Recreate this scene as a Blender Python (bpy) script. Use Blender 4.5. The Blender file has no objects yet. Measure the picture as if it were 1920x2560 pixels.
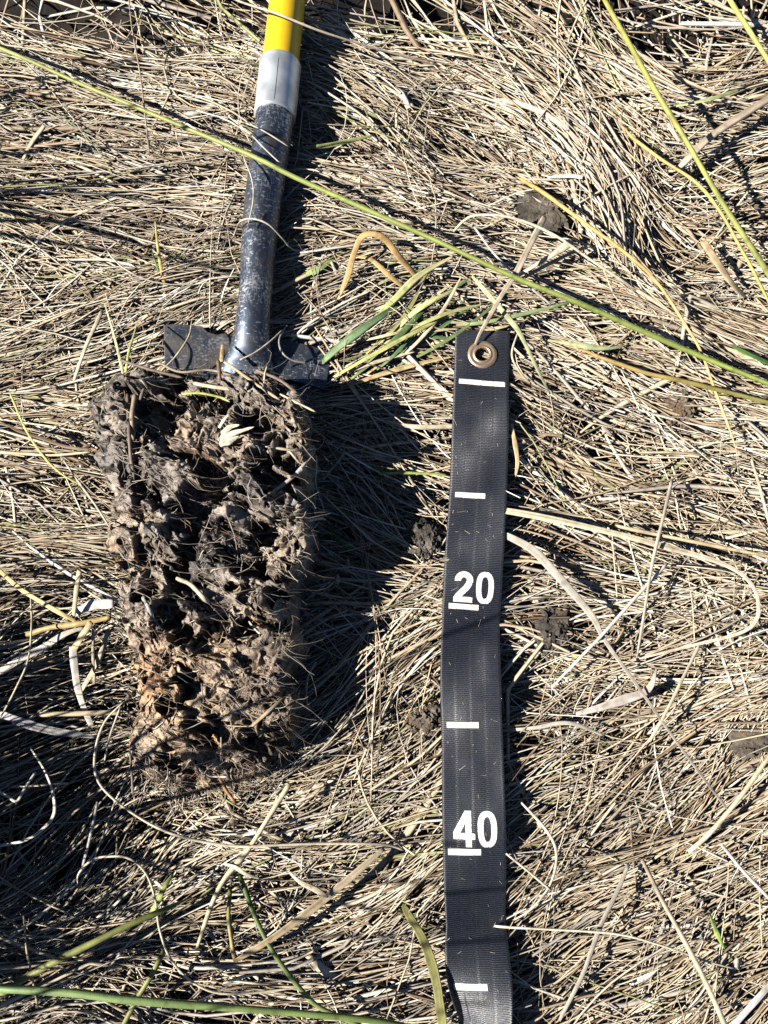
import bpy, bmesh, math
import numpy as np

# ------------------------------------------------------------------ camera, light
sc = bpy.context.scene
TH = math.radians(12.0)          # camera looks down, leaning 12 degrees forward
CAM_H = 0.66                     # metres above the strap
FPX = 1925.0                     # focal length in photo pixels (1920 x 2560)
cam_d = bpy.data.cameras.new('camera')
cam_d.sensor_fit = 'VERTICAL'
cam_d.sensor_height = 36.0
cam_d.lens = 36.0 * FPX / 2560.0
cam_d.clip_start = 0.01
cam_d.clip_end = 100.0
cam = bpy.data.objects.new('camera', cam_d)
sc.collection.objects.link(cam)
cam.location = (0, 0, CAM_H)
cam.rotation_euler = (TH, 0, 0)
sc.camera = cam

SUN_EL = math.radians(38.0)
SUN_TRAVEL = (1.0, 0.18)         # horizontal direction in which the light travels
w = bpy.data.worlds.new('World')
sc.world = w
w.use_nodes = True
nt = w.node_tree
nt.nodes.clear()
sky = nt.nodes.new('ShaderNodeTexSky')
sky.sky_type = 'NISHITA'
sky.sun_disc = False
sky.air_density = 0.45
sky.dust_density = 0.15
sky.ozone_density = 1.6
sky.altitude = 600
sky.sun_elevation = SUN_EL
sky.sun_rotation = math.atan2(-SUN_TRAVEL[0], -SUN_TRAVEL[1])
bg = nt.nodes.new('ShaderNodeBackground')
bg.inputs['Strength'].default_value = 0.05
wo = nt.nodes.new('ShaderNodeOutputWorld')
nt.links.new(sky.outputs[0], bg.inputs[0])
nt.links.new(bg.outputs[0], wo.inputs[0])

sun_d = bpy.data.lights.new('sun', 'SUN')
sun_d.energy = 5.0
sun_d.angle = math.radians(0.5)
sun_d.color = (1.0, 0.955, 0.885)
sun = bpy.data.objects.new('sun', sun_d)
sc.collection.objects.link(sun)
_l = math.hypot(*SUN_TRAVEL)
_c = math.cos(SUN_EL)
from mathutils import Vector
sdir = Vector((SUN_TRAVEL[0] / _l * _c, SUN_TRAVEL[1] / _l * _c, -math.sin(SUN_EL)))
sun.rotation_euler = sdir.to_track_quat('-Z', 'Y').to_euler()

vs = sc.view_settings
vs.view_transform = 'Standard'
vs.look = 'None'
vs.exposure = 1.15
vs.gamma = 1.0
vs.use_curve_mapping = False
sc.cycles.max_bounces = 3
sc.cycles.diffuse_bounces = 0
sc.cycles.glossy_bounces = 2

# ------------------------------------------------------------------ helpers
CT, ST = math.cos(TH), math.sin(TH)
rng = np.random.default_rng(11)

def P(u, v, z=0.0):
    """point of the place at height z that the photo shows at (u, v)"""
    x = (u - 960.0) / FPX
    y = (1280.0 - v) / FPX
    dy = y * CT + ST
    dz = y * ST - CT
    t = (z - CAM_H) / dz
    return np.array([x * t, dy * t, z])

def Pn(u, v, z):
    u = np.asarray(u, float); v = np.asarray(v, float); z = np.asarray(z, float)
    x = (u - 960.0) / FPX
    y = (1280.0 - v) / FPX
    dy = y * CT + ST
    dz = y * ST - CT
    t = (z - CAM_H) / dz
    return np.stack([x * t, dy * t, z + 0 * t], -1)

def UV(x, y, z=0.0):
    """inverse of Pn"""
    zz = z - CAM_H
    yc = y * CT + zz * ST
    zc = -y * ST + zz * CT
    return 960.0 + FPX * x / (-zc), 1280.0 - FPX * yc / (-zc)

def _hash(ix, iy, iz, seed):
    h = (ix.astype(np.int64) * 374761393 + iy.astype(np.int64) * 668265263 + iz.astype(np.int64) * 2147483647 + seed * 974634511) & 0x7fffffff
    h = ((h ^ (h >> 13)) * 1274126177) & 0x7fffffff
    h = ((h ^ (h >> 16)) * 461845907) & 0x7fffffff
    return ((h ^ (h >> 15)) & 0xffffff) / float(0xffffff)

def vnoise(x, y, z=None, seed=0):
    x = np.asarray(x, float); y = np.asarray(y, float)
    z = np.zeros_like(x) if z is None else np.asarray(z, float)
    x0 = np.floor(x); y0 = np.floor(y); z0 = np.floor(z)
    fx = x - x0; fy = y - y0; fz = z - z0
    fx = fx * fx * fx * (fx * (fx * 6 - 15) + 10)
    fy = fy * fy * fy * (fy * (fy * 6 - 15) + 10)
    fz = fz * fz * (3 - 2 * fz)
    r = 0
    for a in (0, 1):
        for b in (0, 1):
            for c in (0, 1):
                wgt = (fx if a else 1 - fx) * (fy if b else 1 - fy) * (fz if c else 1 - fz)
                r = r + wgt * _hash(x0 + a, y0 + b, z0 + c, seed)
    return r * 2 - 1

def fbm(x, y, z=None, oct=4, seed=0, gain=0.5):
    a, s, f = 1.0, 0.0, 1.0
    for k in range(oct):
        s = s + a * vnoise(x * f, y * f, None if z is None else z * f, seed + k * 17)
        a *= gain; f *= 2.03
    return s

def mesh_np(name, verts, quads, smooth=True, col=None, tris=None):
    me = bpy.data.meshes.new(name)
    nv = len(verts)
    nq = len(quads)
    ntr = 0 if tris is None else len(tris)
    me.vertices.add(nv)
    me.vertices.foreach_set('co', np.ascontiguousarray(verts, np.float32).ravel())
    loops = np.asarray(quads, np.int32).ravel()
    starts = np.arange(nq, dtype=np.int32) * 4
    if ntr:
        loops = np.concatenate([loops, np.asarray(tris, np.int32).ravel()])
        starts = np.concatenate([starts, nq * 4 + np.arange(ntr, dtype=np.int32) * 3])
    me.loops.add(len(loops))
    me.loops.foreach_set('vertex_index', loops)
    me.polygons.add(nq + ntr)
    me.polygons.foreach_set('loop_start', starts)
    me.polygons.foreach_set('use_smooth', np.full(nq + ntr, smooth))
    if col is not None:
        at = me.attributes.new('Col', 'FLOAT_COLOR', 'POINT')
        c4 = np.ones((nv, 4), np.float32)
        c4[:, :3] = col
        at.data.foreach_set('color', c4.ravel())
    me.update()
    me.validate()
    return me

def link(name, me, mat, parent=None):
    o = bpy.data.objects.new(name, me)
    sc.collection.objects.link(o)
    if mat is not None:
        me.materials.append(mat)
    if parent is not None:
        o.parent = parent
    return o

def tag(o, label=None, cat=None, group=None, kind=None):
    if label: o['label'] = label
    if cat: o['category'] = cat
    if group: o['group'] = group
    if kind: o['kind'] = kind
    return o

def empty(name, loc, label, cat, group=None):
    o = bpy.data.objects.new(name, None)
    sc.collection.objects.link(o)
    o.empty_display_size = 0.02
    tag(o, label, cat, group)
    return o          # kept at the world origin frame so that parts share coordinates

def catmull(pts, vals, n):
    """smooth curve through control points; vals are interpolated alongside"""
    pts = np.asarray(pts, float)
    vals = np.asarray(vals, float)
    m = len(pts)
    if m == 2:
        t = np.linspace(0, 1, n)[:, None]
        return pts[0] * (1 - t) + pts[1] * t, vals[0] * (1 - t) + vals[1] * t
    d = np.r_[0, np.cumsum(np.maximum(np.linalg.norm(np.diff(pts, axis=0), axis=1), 1e-6))]
    s = np.linspace(0, d[-1], n)
    ext = np.vstack([2 * pts[0] - pts[1], pts, 2 * pts[-1] - pts[-2]])
    i = np.clip(np.searchsorted(d, s, 'right') - 1, 0, m - 2)
    t = ((s - d[i]) / (d[i + 1] - d[i]))[:, None]
    p0, p1, p2, p3 = ext[i], ext[i + 1], ext[i + 2], ext[i + 3]
    c = 0.5 * ((2 * p1) + (-p0 + p2) * t + (2 * p0 - 5 * p1 + 4 * p2 - p3) * t * t + (-p0 + 3 * p1 - 3 * p2 + p3) * t ** 3)
    return c, vals[i] * (1 - t) + vals[i + 1] * t

def sweep_geo(path, wid, hei, sides=8, roll=0.0, up=(0, 0, 1), vee=0.0):
    """closed elliptical tube; wid / hei are half sizes per path point"""
    path = np.asarray(path, float)
    n = len(path)
    tan = np.gradient(path, axis=0)
    tan /= np.maximum(np.linalg.norm(tan, axis=1), 1e-9)[:, None]
    side = np.cross(tan, np.asarray(up, float))
    side /= np.maximum(np.linalg.norm(side, axis=1), 1e-9)[:, None]
    nor = np.cross(side, tan)
    roll = np.broadcast_to(np.asarray(roll, float), (n,))
    cr, sr = np.cos(roll)[:, None], np.sin(roll)[:, None]
    s2 = side * cr + nor * sr
    n2 = -side * sr + nor * cr
    a = np.arange(sides) / sides * 2 * np.pi
    wid = np.broadcast_to(np.asarray(wid, float), (n,))
    hei = np.broadcast_to(np.asarray(hei, float), (n,))
    ring = (path[:, None, :] + s2[:, None, :] * (wid[:, None] * np.cos(a))[:, :, None]
            + n2[:, None, :] * (hei[:, None] * np.sin(a) + vee * wid[:, None] * np.abs(np.cos(a)))[:, :, None])
    verts = ring.reshape(-1, 3)
    i = np.arange(n - 1)[:, None] * sides
    k = np.arange(sides)[None, :]
    k2 = (k + 1) % sides
    quads = np.stack([i + k, i + k2, i + sides + k2, i + sides + k], -1).reshape(-1, 4)
    cap0 = len(verts)
    verts = np.vstack([verts, path[0], path[-1]])
    kk = np.arange(sides)
    t0 = np.stack([np.full(sides, cap0), (kk + 1) % sides, kk], -1)
    b = (n - 1) * sides
    t1 = np.stack([np.full(sides, cap0 + 1), b + kk, b + (kk + 1) % sides], -1)
    return verts, quads, np.vstack([t0, t1])

# ------------------------------------------------------------------ materials
def new_mat(name):
    m = bpy.data.materials.new(name)
    m.use_nodes = True
    n = m.node_tree
    b = n.nodes['Principled BSDF']
    return m, n, b

def N(n, typ, **kw):
    x = n.nodes.new(typ)
    for k, v in kw.items():
        setattr(x, k, v)
    return x

def ramp(n, stops, interp='LINEAR'):
    r = N(n, 'ShaderNodeValToRGB')
    cr = r.color_ramp
    cr.interpolation = interp
    while len(cr.elements) < len(stops):
        cr.elements.new(0.5)
    for e, (p, c) in zip(cr.elements, stops):
        e.position = p
        e.color = (*c, 1) if len(c) == 3 else c
    return r

def mat_plant():
    m, n, b = new_mat('dry_plant')
    at = N(n, 'ShaderNodeAttribute', attribute_name='Col')
    tc = N(n, 'ShaderNodeTexCoord')
    no = N(n, 'ShaderNodeTexNoise')
    no.inputs['Scale'].default_value = 130
    no.inputs['Detail'].default_value = 4
    n.links.new(tc.outputs['Object'], no.inputs['Vector'])
    r = ramp(n, [(0.28, (0.62, 0.58, 0.52)), (0.45, (0.95, 0.94, 0.92)), (0.75, (1.1, 1.1, 1.1))])
    n.links.new(no.outputs[0], r.inputs[0])
    mx = N(n, 'ShaderNodeMix', data_type='RGBA', blend_type='MULTIPLY')
    mx.inputs[0].default_value = 1.0
    n.links.new(at.outputs['Color'], mx.inputs[6])
    n.links.new(r.outputs[0], mx.inputs[7])
    n.links.new(mx.outputs[2], b.inputs['Base Color'])
    b.inputs['Roughness'].default_value = 0.55
    b.inputs['Specular IOR Level'].default_value = 0.35
    n2 = N(n, 'ShaderNodeTexNoise')
    n2.inputs['Scale'].default_value = 900
    bp = N(n, 'ShaderNodeBump')
    bp.inputs['Strength'].default_value = 0.25
    bp.inputs['Distance'].default_value = 0.0006
    n.links.new(tc.outputs['Object'], n2.inputs['Vector'])
    n.links.new(n2.outputs[0], bp.inputs['Height'])
    n.links.new(bp.outputs[0], b.inputs['Normal'])
    return m

def mat_soil(name, stops, rough=0.8, sc1=60, bump=0.7, layer=False):
    m, n, b = new_mat(name)
    tc = N(n, 'ShaderNodeTexCoord')
    mp = N(n, 'ShaderNodeMapping')
    mp.inputs['Scale'].default_value = (0.55, 1.3, 1.0)
    mp.inputs['Rotation'].default_value = (0, 0, 0.3)
    n.links.new(tc.outputs['Object'], mp.inputs[0])
    n1 = N(n, 'ShaderNodeTexNoise')
    n1.inputs['Scale'].default_value = sc1
    n1.inputs['Detail'].default_value = 8
    n1.inputs['Roughness'].default_value = 0.65
    n.links.new(mp.outputs[0], n1.inputs['Vector'])
    r = ramp(n, stops)
    n.links.new(n1.outputs[0], r.inputs[0])
    n3 = N(n, 'ShaderNodeTexNoise')
    n3.inputs['Scale'].default_value = 14
    n3.inputs['Detail'].default_value = 3
    n.links.new(tc.outputs['Object'], n3.inputs['Vector'])
    r3 = ramp(n, [(0.36, (0.28, 0.29, 0.33)), (0.48, (0.85, 0.88, 0.95)), (0.55, (1, 1, 1)), (0.68, (1.2, 0.98, 0.78))])
    n.links.new(n3.outputs[0], r3.inputs[0])
    mx = N(n, 'ShaderNodeMix', data_type='RGBA', blend_type='MULTIPLY')
    mx.inputs[0].default_value = 1.0
    n.links.new(r.outputs[0], mx.inputs[6])
    n.links.new(r3.outputs[0], mx.inputs[7])
    out = mx.outputs[2]
    if layer:   # paler brown subsoil in the lower third, dark peat above
        sx = N(n, 'ShaderNodeSeparateXYZ')
        n.links.new(tc.outputs['Object'], sx.inputs[0])
        wob = N(n, 'ShaderNodeMath', operation='MULTIPLY_ADD')
        wob.inputs[1].default_value = 0.09
        n.links.new(n3.outputs[0], wob.inputs[0])
        n.links.new(sx.outputs[1], wob.inputs[2])
        mr = N(n, 'ShaderNodeMapRange')
        mr.inputs['From Min'].default_value = 0.05
        mr.inputs['From Max'].default_value = 0.11
        n.links.new(wob.outputs[0], mr.inputs[0])
        lr = ramp(n, [(0.0, (1.12, 0.98, 0.80)), (1.0, (0.80, 0.80, 0.80))])
        n.links.new(mr.outputs[0], lr.inputs[0])
        ml = N(n, 'ShaderNodeMix', data_type='RGBA', blend_type='MULTIPLY')
        ml.inputs[0].default_value = 1.0
        n.links.new(out, ml.inputs[6])
        n.links.new(lr.outputs[0], ml.inputs[7])
        out = ml.outputs[2]
    n.links.new(out, b.inputs['Base Color'])
    b.inputs['Roughness'].default_value = rough
    b.inputs['Specular IOR Level'].default_value = 0.5 if layer else 0.3
    n2 = N(n, 'ShaderNodeTexNoise')
    n2.inputs['Scale'].default_value = 420
    n2.inputs['Detail'].default_value = 6
    n2.inputs['Roughness'].default_value = 0.7
    n.links.new(mp.outputs[0], n2.inputs['Vector'])
    bp = N(n, 'ShaderNodeBump')
    bp.inputs['Strength'].default_value = bump
    bp.inputs['Distance'].default_value = 0.0025
    n.links.new(n2.outputs[0], bp.inputs['Height'])
    n.links.new(bp.outputs[0], b.inputs['Normal'])
    return m

def mat_socket():
    m, n, b = new_mat('worn_dark_enamel')
    tc = N(n, 'ShaderNodeTexCoord')
    mp = N(n, 'ShaderNodeMapping')
    mp.inputs['Scale'].default_value = (800, 130, 500)
    mp.inputs['Rotation'].default_value = (0, 0, 0.12)
    n.links.new(tc.outputs['Object'], mp.inputs[0])
    n1 = N(n, 'ShaderNodeTexNoise')
    n1.inputs['Scale'].default_value = 1.0
    n1.inputs['Detail'].default_value = 5
    n1.inputs['Roughness'].default_value = 0.7
    n.links.new(mp.outputs[0], n1.inputs['Vector'])
    mp2 = N(n, 'ShaderNodeMapping')
    mp2.inputs['Scale'].default_value = (260, 520, 300)
    mp2.inputs['Rotation'].default_value = (0, 0, 0.5)
    n.links.new(tc.outputs['Object'], mp2.inputs[0])
    n4 = N(n, 'ShaderNodeTexNoise')
    n4.inputs['Scale'].default_value = 1.0
    n4.inputs['Detail'].default_value = 4
    n.links.new(mp2.outputs[0], n4.inputs['Vector'])
    mxn = N(n, 'ShaderNodeMath', operation='MAXIMUM')
    n.links.new(n1.outputs[0], mxn.inputs[0])
    n.links.new(n4.outputs[0], mxn.inputs[1])
    big = N(n, 'ShaderNodeTexNoise')
    big.inputs['Scale'].default_value = 28
    big.inputs['Detail'].default_value = 3
    n.links.new(tc.outputs['Object'], big.inputs['Vector'])
    ad = N(n, 'ShaderNodeMath', operation='MULTIPLY_ADD')
    ad.inputs[1].default_value = 0.35
    n.links.new(big.outputs[0], ad.inputs[0])
    n.links.new(mxn.outputs[0], ad.inputs[2])
    scr = ramp(n, [(0.74, (0, 0, 0)), (0.88, (1, 1, 1))])
    n.links.new(ad.outputs[0], scr.inputs[0])
    mx = N(n, 'ShaderNodeMix', data_type='RGBA')
    mx.inputs[6].default_value = (0.060, 0.076, 0.108, 1)
    mx.inputs[7].default_value = (0.5, 0.51, 0.52, 1)
    n.links.new(scr.outputs[0], mx.inputs[0])
    # dried mud film
    mud = N(n, 'ShaderNodeTexNoise')
    mud.inputs['Scale'].default_value = 45
    mud.inputs['Detail'].default_value = 7
    mud.inputs['Roughness'].default_value = 0.7
    n.links.new(tc.outputs['Object'], mud.inputs['Vector'])
    mr = ramp(n, [(0.5, (0, 0, 0)), (0.68, (0.6, 0.6, 0.6))])
    n.links.new(mud.outputs[0], mr.inputs[0])
    mx2 = N(n, 'ShaderNodeMix', data_type='RGBA')
    n.links.new(mr.outputs[0], mx2.inputs[0])
    n.links.new(mx.outputs[2], mx2.inputs[6])
    mx2.inputs[7].default_value = (0.16, 0.14, 0.115, 1)
    n.links.new(mx2.outputs[2], b.inputs['Base Color'])
    rr = N(n, 'ShaderNodeMapRange')
    rr.inputs['To Min'].default_value = 0.47
    rr.inputs['To Max'].default_value = 0.6
    n.links.new(mr.outputs[0], rr.inputs[0])
    n.links.new(rr.outputs[0], b.inputs['Roughness'])
    b.inputs['Specular IOR Level'].default_value = 0.8
    b.inputs['Metallic'].default_value = 0.8
    bp = N(n, 'ShaderNodeBump')
    bp.inputs['Strength'].default_value = 0.15
    bp.inputs['Distance'].default_value = 0.001
    n.links.new(mxn.outputs[0], bp.inputs['Height'])
    n.links.new(bp.outputs[0], b.inputs['Normal'])
    return m

def mat_simple(name, c, rough=0.5, metal=0.0, var=0.25, scale=60, bump=0.1, spec=0.5):
    m, n, b = new_mat(name)
    tc = N(n, 'ShaderNodeTexCoord')
    n1 = N(n, 'ShaderNodeTexNoise')
    n1.inputs['Scale'].default_value = scale
    n1.inputs['Detail'].default_value = 6
    n.links.new(tc.outputs['Object'], n1.inputs['Vector'])
    lo = tuple(x * (1 - var) for x in c)
    hi = tuple(min(1, x * (1 + var)) for x in c)
    r = ramp(n, [(0.35, lo), (0.65, hi)])
    n.links.new(n1.outputs[0], r.inputs[0])
    n.links.new(r.outputs[0], b.inputs['Base Color'])
    b.inputs['Roughness'].default_value = rough
    b.inputs['Metallic'].default_value = metal
    b.inputs['Specular IOR Level'].default_value = spec
    bp = N(n, 'ShaderNodeBump')
    bp.inputs['Strength'].default_value = bump
    bp.inputs['Distance'].default_value = 0.001
    n.links.new(n1.outputs[0], bp.inputs['Height'])
    n.links.new(bp.outputs[0], b.inputs['Normal'])
    return m

def mat_webbing():
    m, n, b = new_mat('black_nylon_webbing')
    at = N(n, 'ShaderNodeAttribute', attribute_name='Col')   # r = along, g = across, b = rib crest
    sp = N(n, 'ShaderNodeSeparateColor')
    n.links.new(at.outputs['Color'], sp.inputs[0])
    tc = N(n, 'ShaderNodeTexCoord')
    wv = N(n, 'ShaderNodeTexNoise')
    wv.inputs['Scale'].default_value = 1500
    wv.inputs['Detail'].default_value = 1
    n.links.new(tc.outputs['Object'], wv.inputs['Vector'])
    # thread colour: paler crests and darker grooves paint in the sheen of the ribs
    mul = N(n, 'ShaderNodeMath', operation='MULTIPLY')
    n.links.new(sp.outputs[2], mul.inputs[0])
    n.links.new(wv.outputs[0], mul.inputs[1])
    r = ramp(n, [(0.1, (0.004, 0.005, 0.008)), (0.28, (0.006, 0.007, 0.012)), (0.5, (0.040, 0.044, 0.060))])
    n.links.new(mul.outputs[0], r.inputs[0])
    dust = N(n, 'ShaderNodeTexNoise')
    dust.inputs['Scale'].default_value = 34
    dust.inputs['Detail'].default_value = 6
    dust.inputs['Roughness'].default_value = 0.65
    n.links.new(tc.outputs['Object'], dust.inputs['Vector'])
    dr = ramp(n, [(0.55, (0, 0, 0)), (0.8, (0.16, 0.16, 0.16))])
    n.links.new(dust.outputs[0], dr.inputs[0])
    mx = N(n, 'ShaderNodeMix', data_type='RGBA')
    n.links.new(dr.outputs[0], mx.inputs[0])
    n.links.new(r.outputs[0], mx.inputs[6])
    mx.inputs[7].default_value = (0.13, 0.115, 0.095, 1)
    n.links.new(mx.outputs[2], b.inputs['Base Color'])
    b.inputs['Roughness'].default_value = 0.45
    b.inputs['Specular IOR Level'].default_value = 0.75
    b.inputs['Sheen Weight'].default_value = 0.0
    bp = N(n, 'ShaderNodeBump')
    bp.inputs['Strength'].default_value = 0.4
    bp.inputs['Distance'].default_value = 0.0004
    n.links.new(wv.outputs[0], bp.inputs['Height'])
    n.links.new(bp.outputs[0], b.inputs['Normal'])
    return m

M_PLANT = mat_plant()
M_GROUND = mat_soil('dark_peat', [(0.35, (0.008, 0.006, 0.005)), (0.6, (0.022, 0.016, 0.012)), (0.75, (0.04, 0.03, 0.02))], 0.9)
M_SOIL = mat_soil('clay_soil', [(0.33, (0.018, 0.013, 0.010)), (0.43, (0.14, 0.105, 0.075)), (0.53, (0.36, 0.29, 0.22)), (0.70, (0.52, 0.44, 0.355))], 0.38, 70, .45, True)
M_CLOD = mat_soil('clod_soil', [(0.3, (0.04, 0.031, 0.022)), (0.5, (0.12, 0.098, 0.072)), (0.7, (0.22, 0.185, 0.14))], 0.8, 70)
M_SOCKET = mat_socket()
M_TREAD = mat_socket()
M_TREAD.name = 'muddy_enamel'
for _n in M_TREAD.node_tree.nodes:
    if _n.type == 'VALTORGB' and abs(_n.color_ramp.elements[0].position - .5) < .01:
        _n.color_ramp.elements[0].position = .38
        _n.color_ramp.elements[1].position = .6
        _n.color_ramp.elements[1].color = (.9, .9, .9, 1)
M_YELLOW = mat_simple('yellow_handle', (0.76, 0.46, 0.012), 0.42, 0, 0.08, 35, 0.05)
M_ALU = mat_simple('zinc_ferrule', (0.55, 0.58, 0.60), 0.42, 0.6, 0.22, 55, 0.12)
M_DARK = mat_simple('dark_seam', (0.01, 0.01, 0.01), 0.8)
M_BRASS = mat_simple('brass', (0.62, 0.45, 0.30), 0.38, 0.85, 0.2, 90, 0.06)
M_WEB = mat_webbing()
M_PRINT = mat_simple('white_print', (0.74, 0.70, 0.62), 0.7, 0, 0.06, 160, 0.15, 0.2)

# ------------------------------------------------------------------ shape of the place: strap path, spade axis, block
TAPE_V = np.array([790, 825, 950, 1100, 1250, 1400, 1550, 1650, 1750, 1900, 2050, 2150, 2300, 2420, 2500, 2600, 2750, 2900.])
TAPE_U = np.array([1208, 1207, 1204, 1200, 1195, 1185, 1178, 1176, 1177, 1182, 1185, 1187, 1190, 1194, 1204, 1216, 1228, 1240.])
TAPE_Z = np.array([6, 6, 7, 9, 9.5, 8, 7, 7, 8.5, 11, 12, 11, 7, 8.5, 10, 9, 8, 8]) * 1e-3 - .001
_tp = Pn(TAPE_U, TAPE_V, TAPE_Z)
def tape_center(y):
    yy = _tp[::-1, 1]
    return np.interp(y, yy, _tp[::-1, 0]), np.interp(y, yy, _tp[::-1, 2])
ROLL_V = [(800, -.05), (950, .0), (1100, .15), (1250, .12), (1400, .06), (1480, 0), (1580, -.13), (1700, .04), (1800, .22), (1950, .14), (2080, .10), (2180, -.04), (2310, -.30), (2400, -.04), (2440, .16), (2500, .45), (2560, .72), (2700, .8), (2900, .6)]
ry = np.array([P(1190, v, 0.008)[1] for v, _ in ROLL_V]); rv_ = np.array([r for _, r in ROLL_V])
TAPE_TOP = P(1207, 824, 0.006)[1]
MARK0 = P(1204, 956, 0.007)[1]

AX = [(775, -560, 20), (740, -260, 21), (710, 0, 22), (694, 133, 22), (681, 260, 22), (647, 521, 20), (634, 694, 19), (626, 781, 18), (622, 845, 13), (618, 895, 7), (614, 960, 2)]
AXR = [.0174, .0174, .0174, .019, .018, .0166, .0149, .0152, .0135, .010, .005]
AXP = np.array([P(u, v, z * 1e-3 + .9 * r) - np.array([0, 0, .9 * r]) for (u, v, z), r in zip(AX, AXR)])

BV = np.array([902, 918, 935, 960, 1050, 1130, 1300, 1500, 1600, 1700, 1800, 1880, 1940, 1995])
BL = np.array([400, 300, 236, 212, 200, 210, 245, 266, 282, 298, 296, 285, 315, 420])
BR = np.array([560, 660, 722, 755, 776, 780, 766, 748, 740, 732, 720, 700, 660, 560])
BH = np.array([50, 56, 62, 70, 76, 76, 71, 60, 50, 40, 32, 24, 14, 5]) * 1e-3
_bl = Pn(BL, BV, BH * 0.9)
_br = Pn(BR, BV, BH * 0.95)
_by = (_bl[:, 1] + _br[:, 1]) / 2
def block_lr(y):
    yy = _by[::-1]
    return np.interp(y, yy, _bl[::-1, 0]), np.interp(y, yy, _br[::-1, 0]), np.interp(y, yy, BH[::-1])
BY0, BY1 = _by.min(), _by.max()

HOLLOWS = [(100, 1720, 190, 64), (110, 2130, 280, 72), (330, 2060, 150, 30), (60, 1950, 180, 25), (830, 1830, 80, 30), (870, 1300, 150, 20), (900, 1000, 130, 14),
           (1640, 1950, 110, 26), (1400, 600, 70, 36), (1890, 790, 100, 34), (1500, 2330, 170, 22), (1330, 2020, 90, 28), (1860, 1900, 90, 26),
           (1330, 1720, 80, 25), (1790, 390, 110, 34), (1160, 290, 90, 30), (60, 160, 80, 18), (1690, 120, 110, 36), (1720, 650, 100, 36), (1130, 50, 90, 24),
           (1250, 330, 60, 22), (1560, 60, 60, 24), (1880, 560, 80, 30), (1330, 1500, 70, 16), (1700, 1750, 80, 18), (700, 2330, 100, 14)]
_hx = [(P(u, v, 0), r / 2900.0, d * 1e-3) for u, v, r, d in HOLLOWS]
def hollow(x, y):
    s = np.zeros_like(x)
    for c, r, d in _hx:
        s = s + d * np.exp(-((x - c[0]) ** 2 + (y - c[1]) ** 2) / (r * r) * 1.2)
    return s

def dist_axis(x, y):
    best = np.full(x.shape, 9.0)
    z = np.zeros(x.shape)
    for a, b in zip(AXP[:-1], AXP[1:]):
        d = b[:2] - a[:2]
        t = np.clip(((x - a[0]) * d[0] + (y - a[1]) * d[1]) / (d @ d), 0, 1)
        q = np.hypot(x - a[0] - t * d[0], y - a[1] - t * d[1])
        z = np.where(q < best, a[2] + (b[2] - a[2]) * t, z)
        best = np.minimum(best, q)
    return best, z

_t1, _t2 = P(405, 812, 0.005), P(830, 905, 0.0)
def zcap(x, y):
    """highest level loose grass may reach: it lies under strap, spade and soil"""
    cap = np.full(x.shape, 9.0)
    cx, cz = tape_center(y)
    cz = cz + (x - cx) * np.sin(np.interp(-y, -ry, rv_)) + .006
    on = (np.abs(x - cx) < 0.0275) & (y < TAPE_TOP + 0.004)
    cap = np.where(on, cz - 0.0095, cap)
    d, az = dist_axis(x, y)
    cap = np.where(d < 0.022, np.minimum(cap, az - 0.021), cap)
    l, r, h = block_lr(y)
    inb = (x > l - 0.002) & (x < r + 0.003) & (y > BY0 + 0.012) & (y < BY1 + 0.004)
    cap = np.where(inb, np.minimum(cap, -0.014), cap)
    u, v = UV(x, y, 0.004)
    tread = (u > 400) & (u < 835) & (v > 800 + (u - 405) * 0.17) & (v < 1000)
    cap = np.where(tread, np.minimum(cap, -0.012), cap)
    return cap

# ------------------------------------------------------------------ ground
gx = np.concatenate([np.linspace(-3, -0.75, 16)[:-1], np.linspace(-0.75, 0.75, 190), np.linspace(0.75, 3, 16)[1:]])
gy = np.concatenate([np.linspace(-3, -0.75, 16)[:-1], np.linspace(-0.75, 1.05, 220), np.linspace(1.05, 3.3, 16)[1:]])
GX, GY = np.meshgrid(gx, gy)
GZ = -0.078 - hollow(GX, GY) * 1.0 + 0.010 * fbm(GX * 14, GY * 14, oct=5, seed=5) + 0.004 * fbm(GX * 90, GY * 90, oct=3, seed=9)
gv = np.stack([GX, GY, GZ], -1).reshape(-1, 3)
nx = len(gx)
ii = (np.arange(len(gy) - 1)[:, None] * nx + np.arange(nx - 1)[None, :]).ravel()
gq = np.stack([ii, ii + 1, ii + nx + 1, ii + nx], -1)
ground = link('ground', mesh_np('ground', gv, gq), M_GROUND)
tag(ground, 'dark peaty soil under the matted dry grass', None, None, 'structure')

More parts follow.
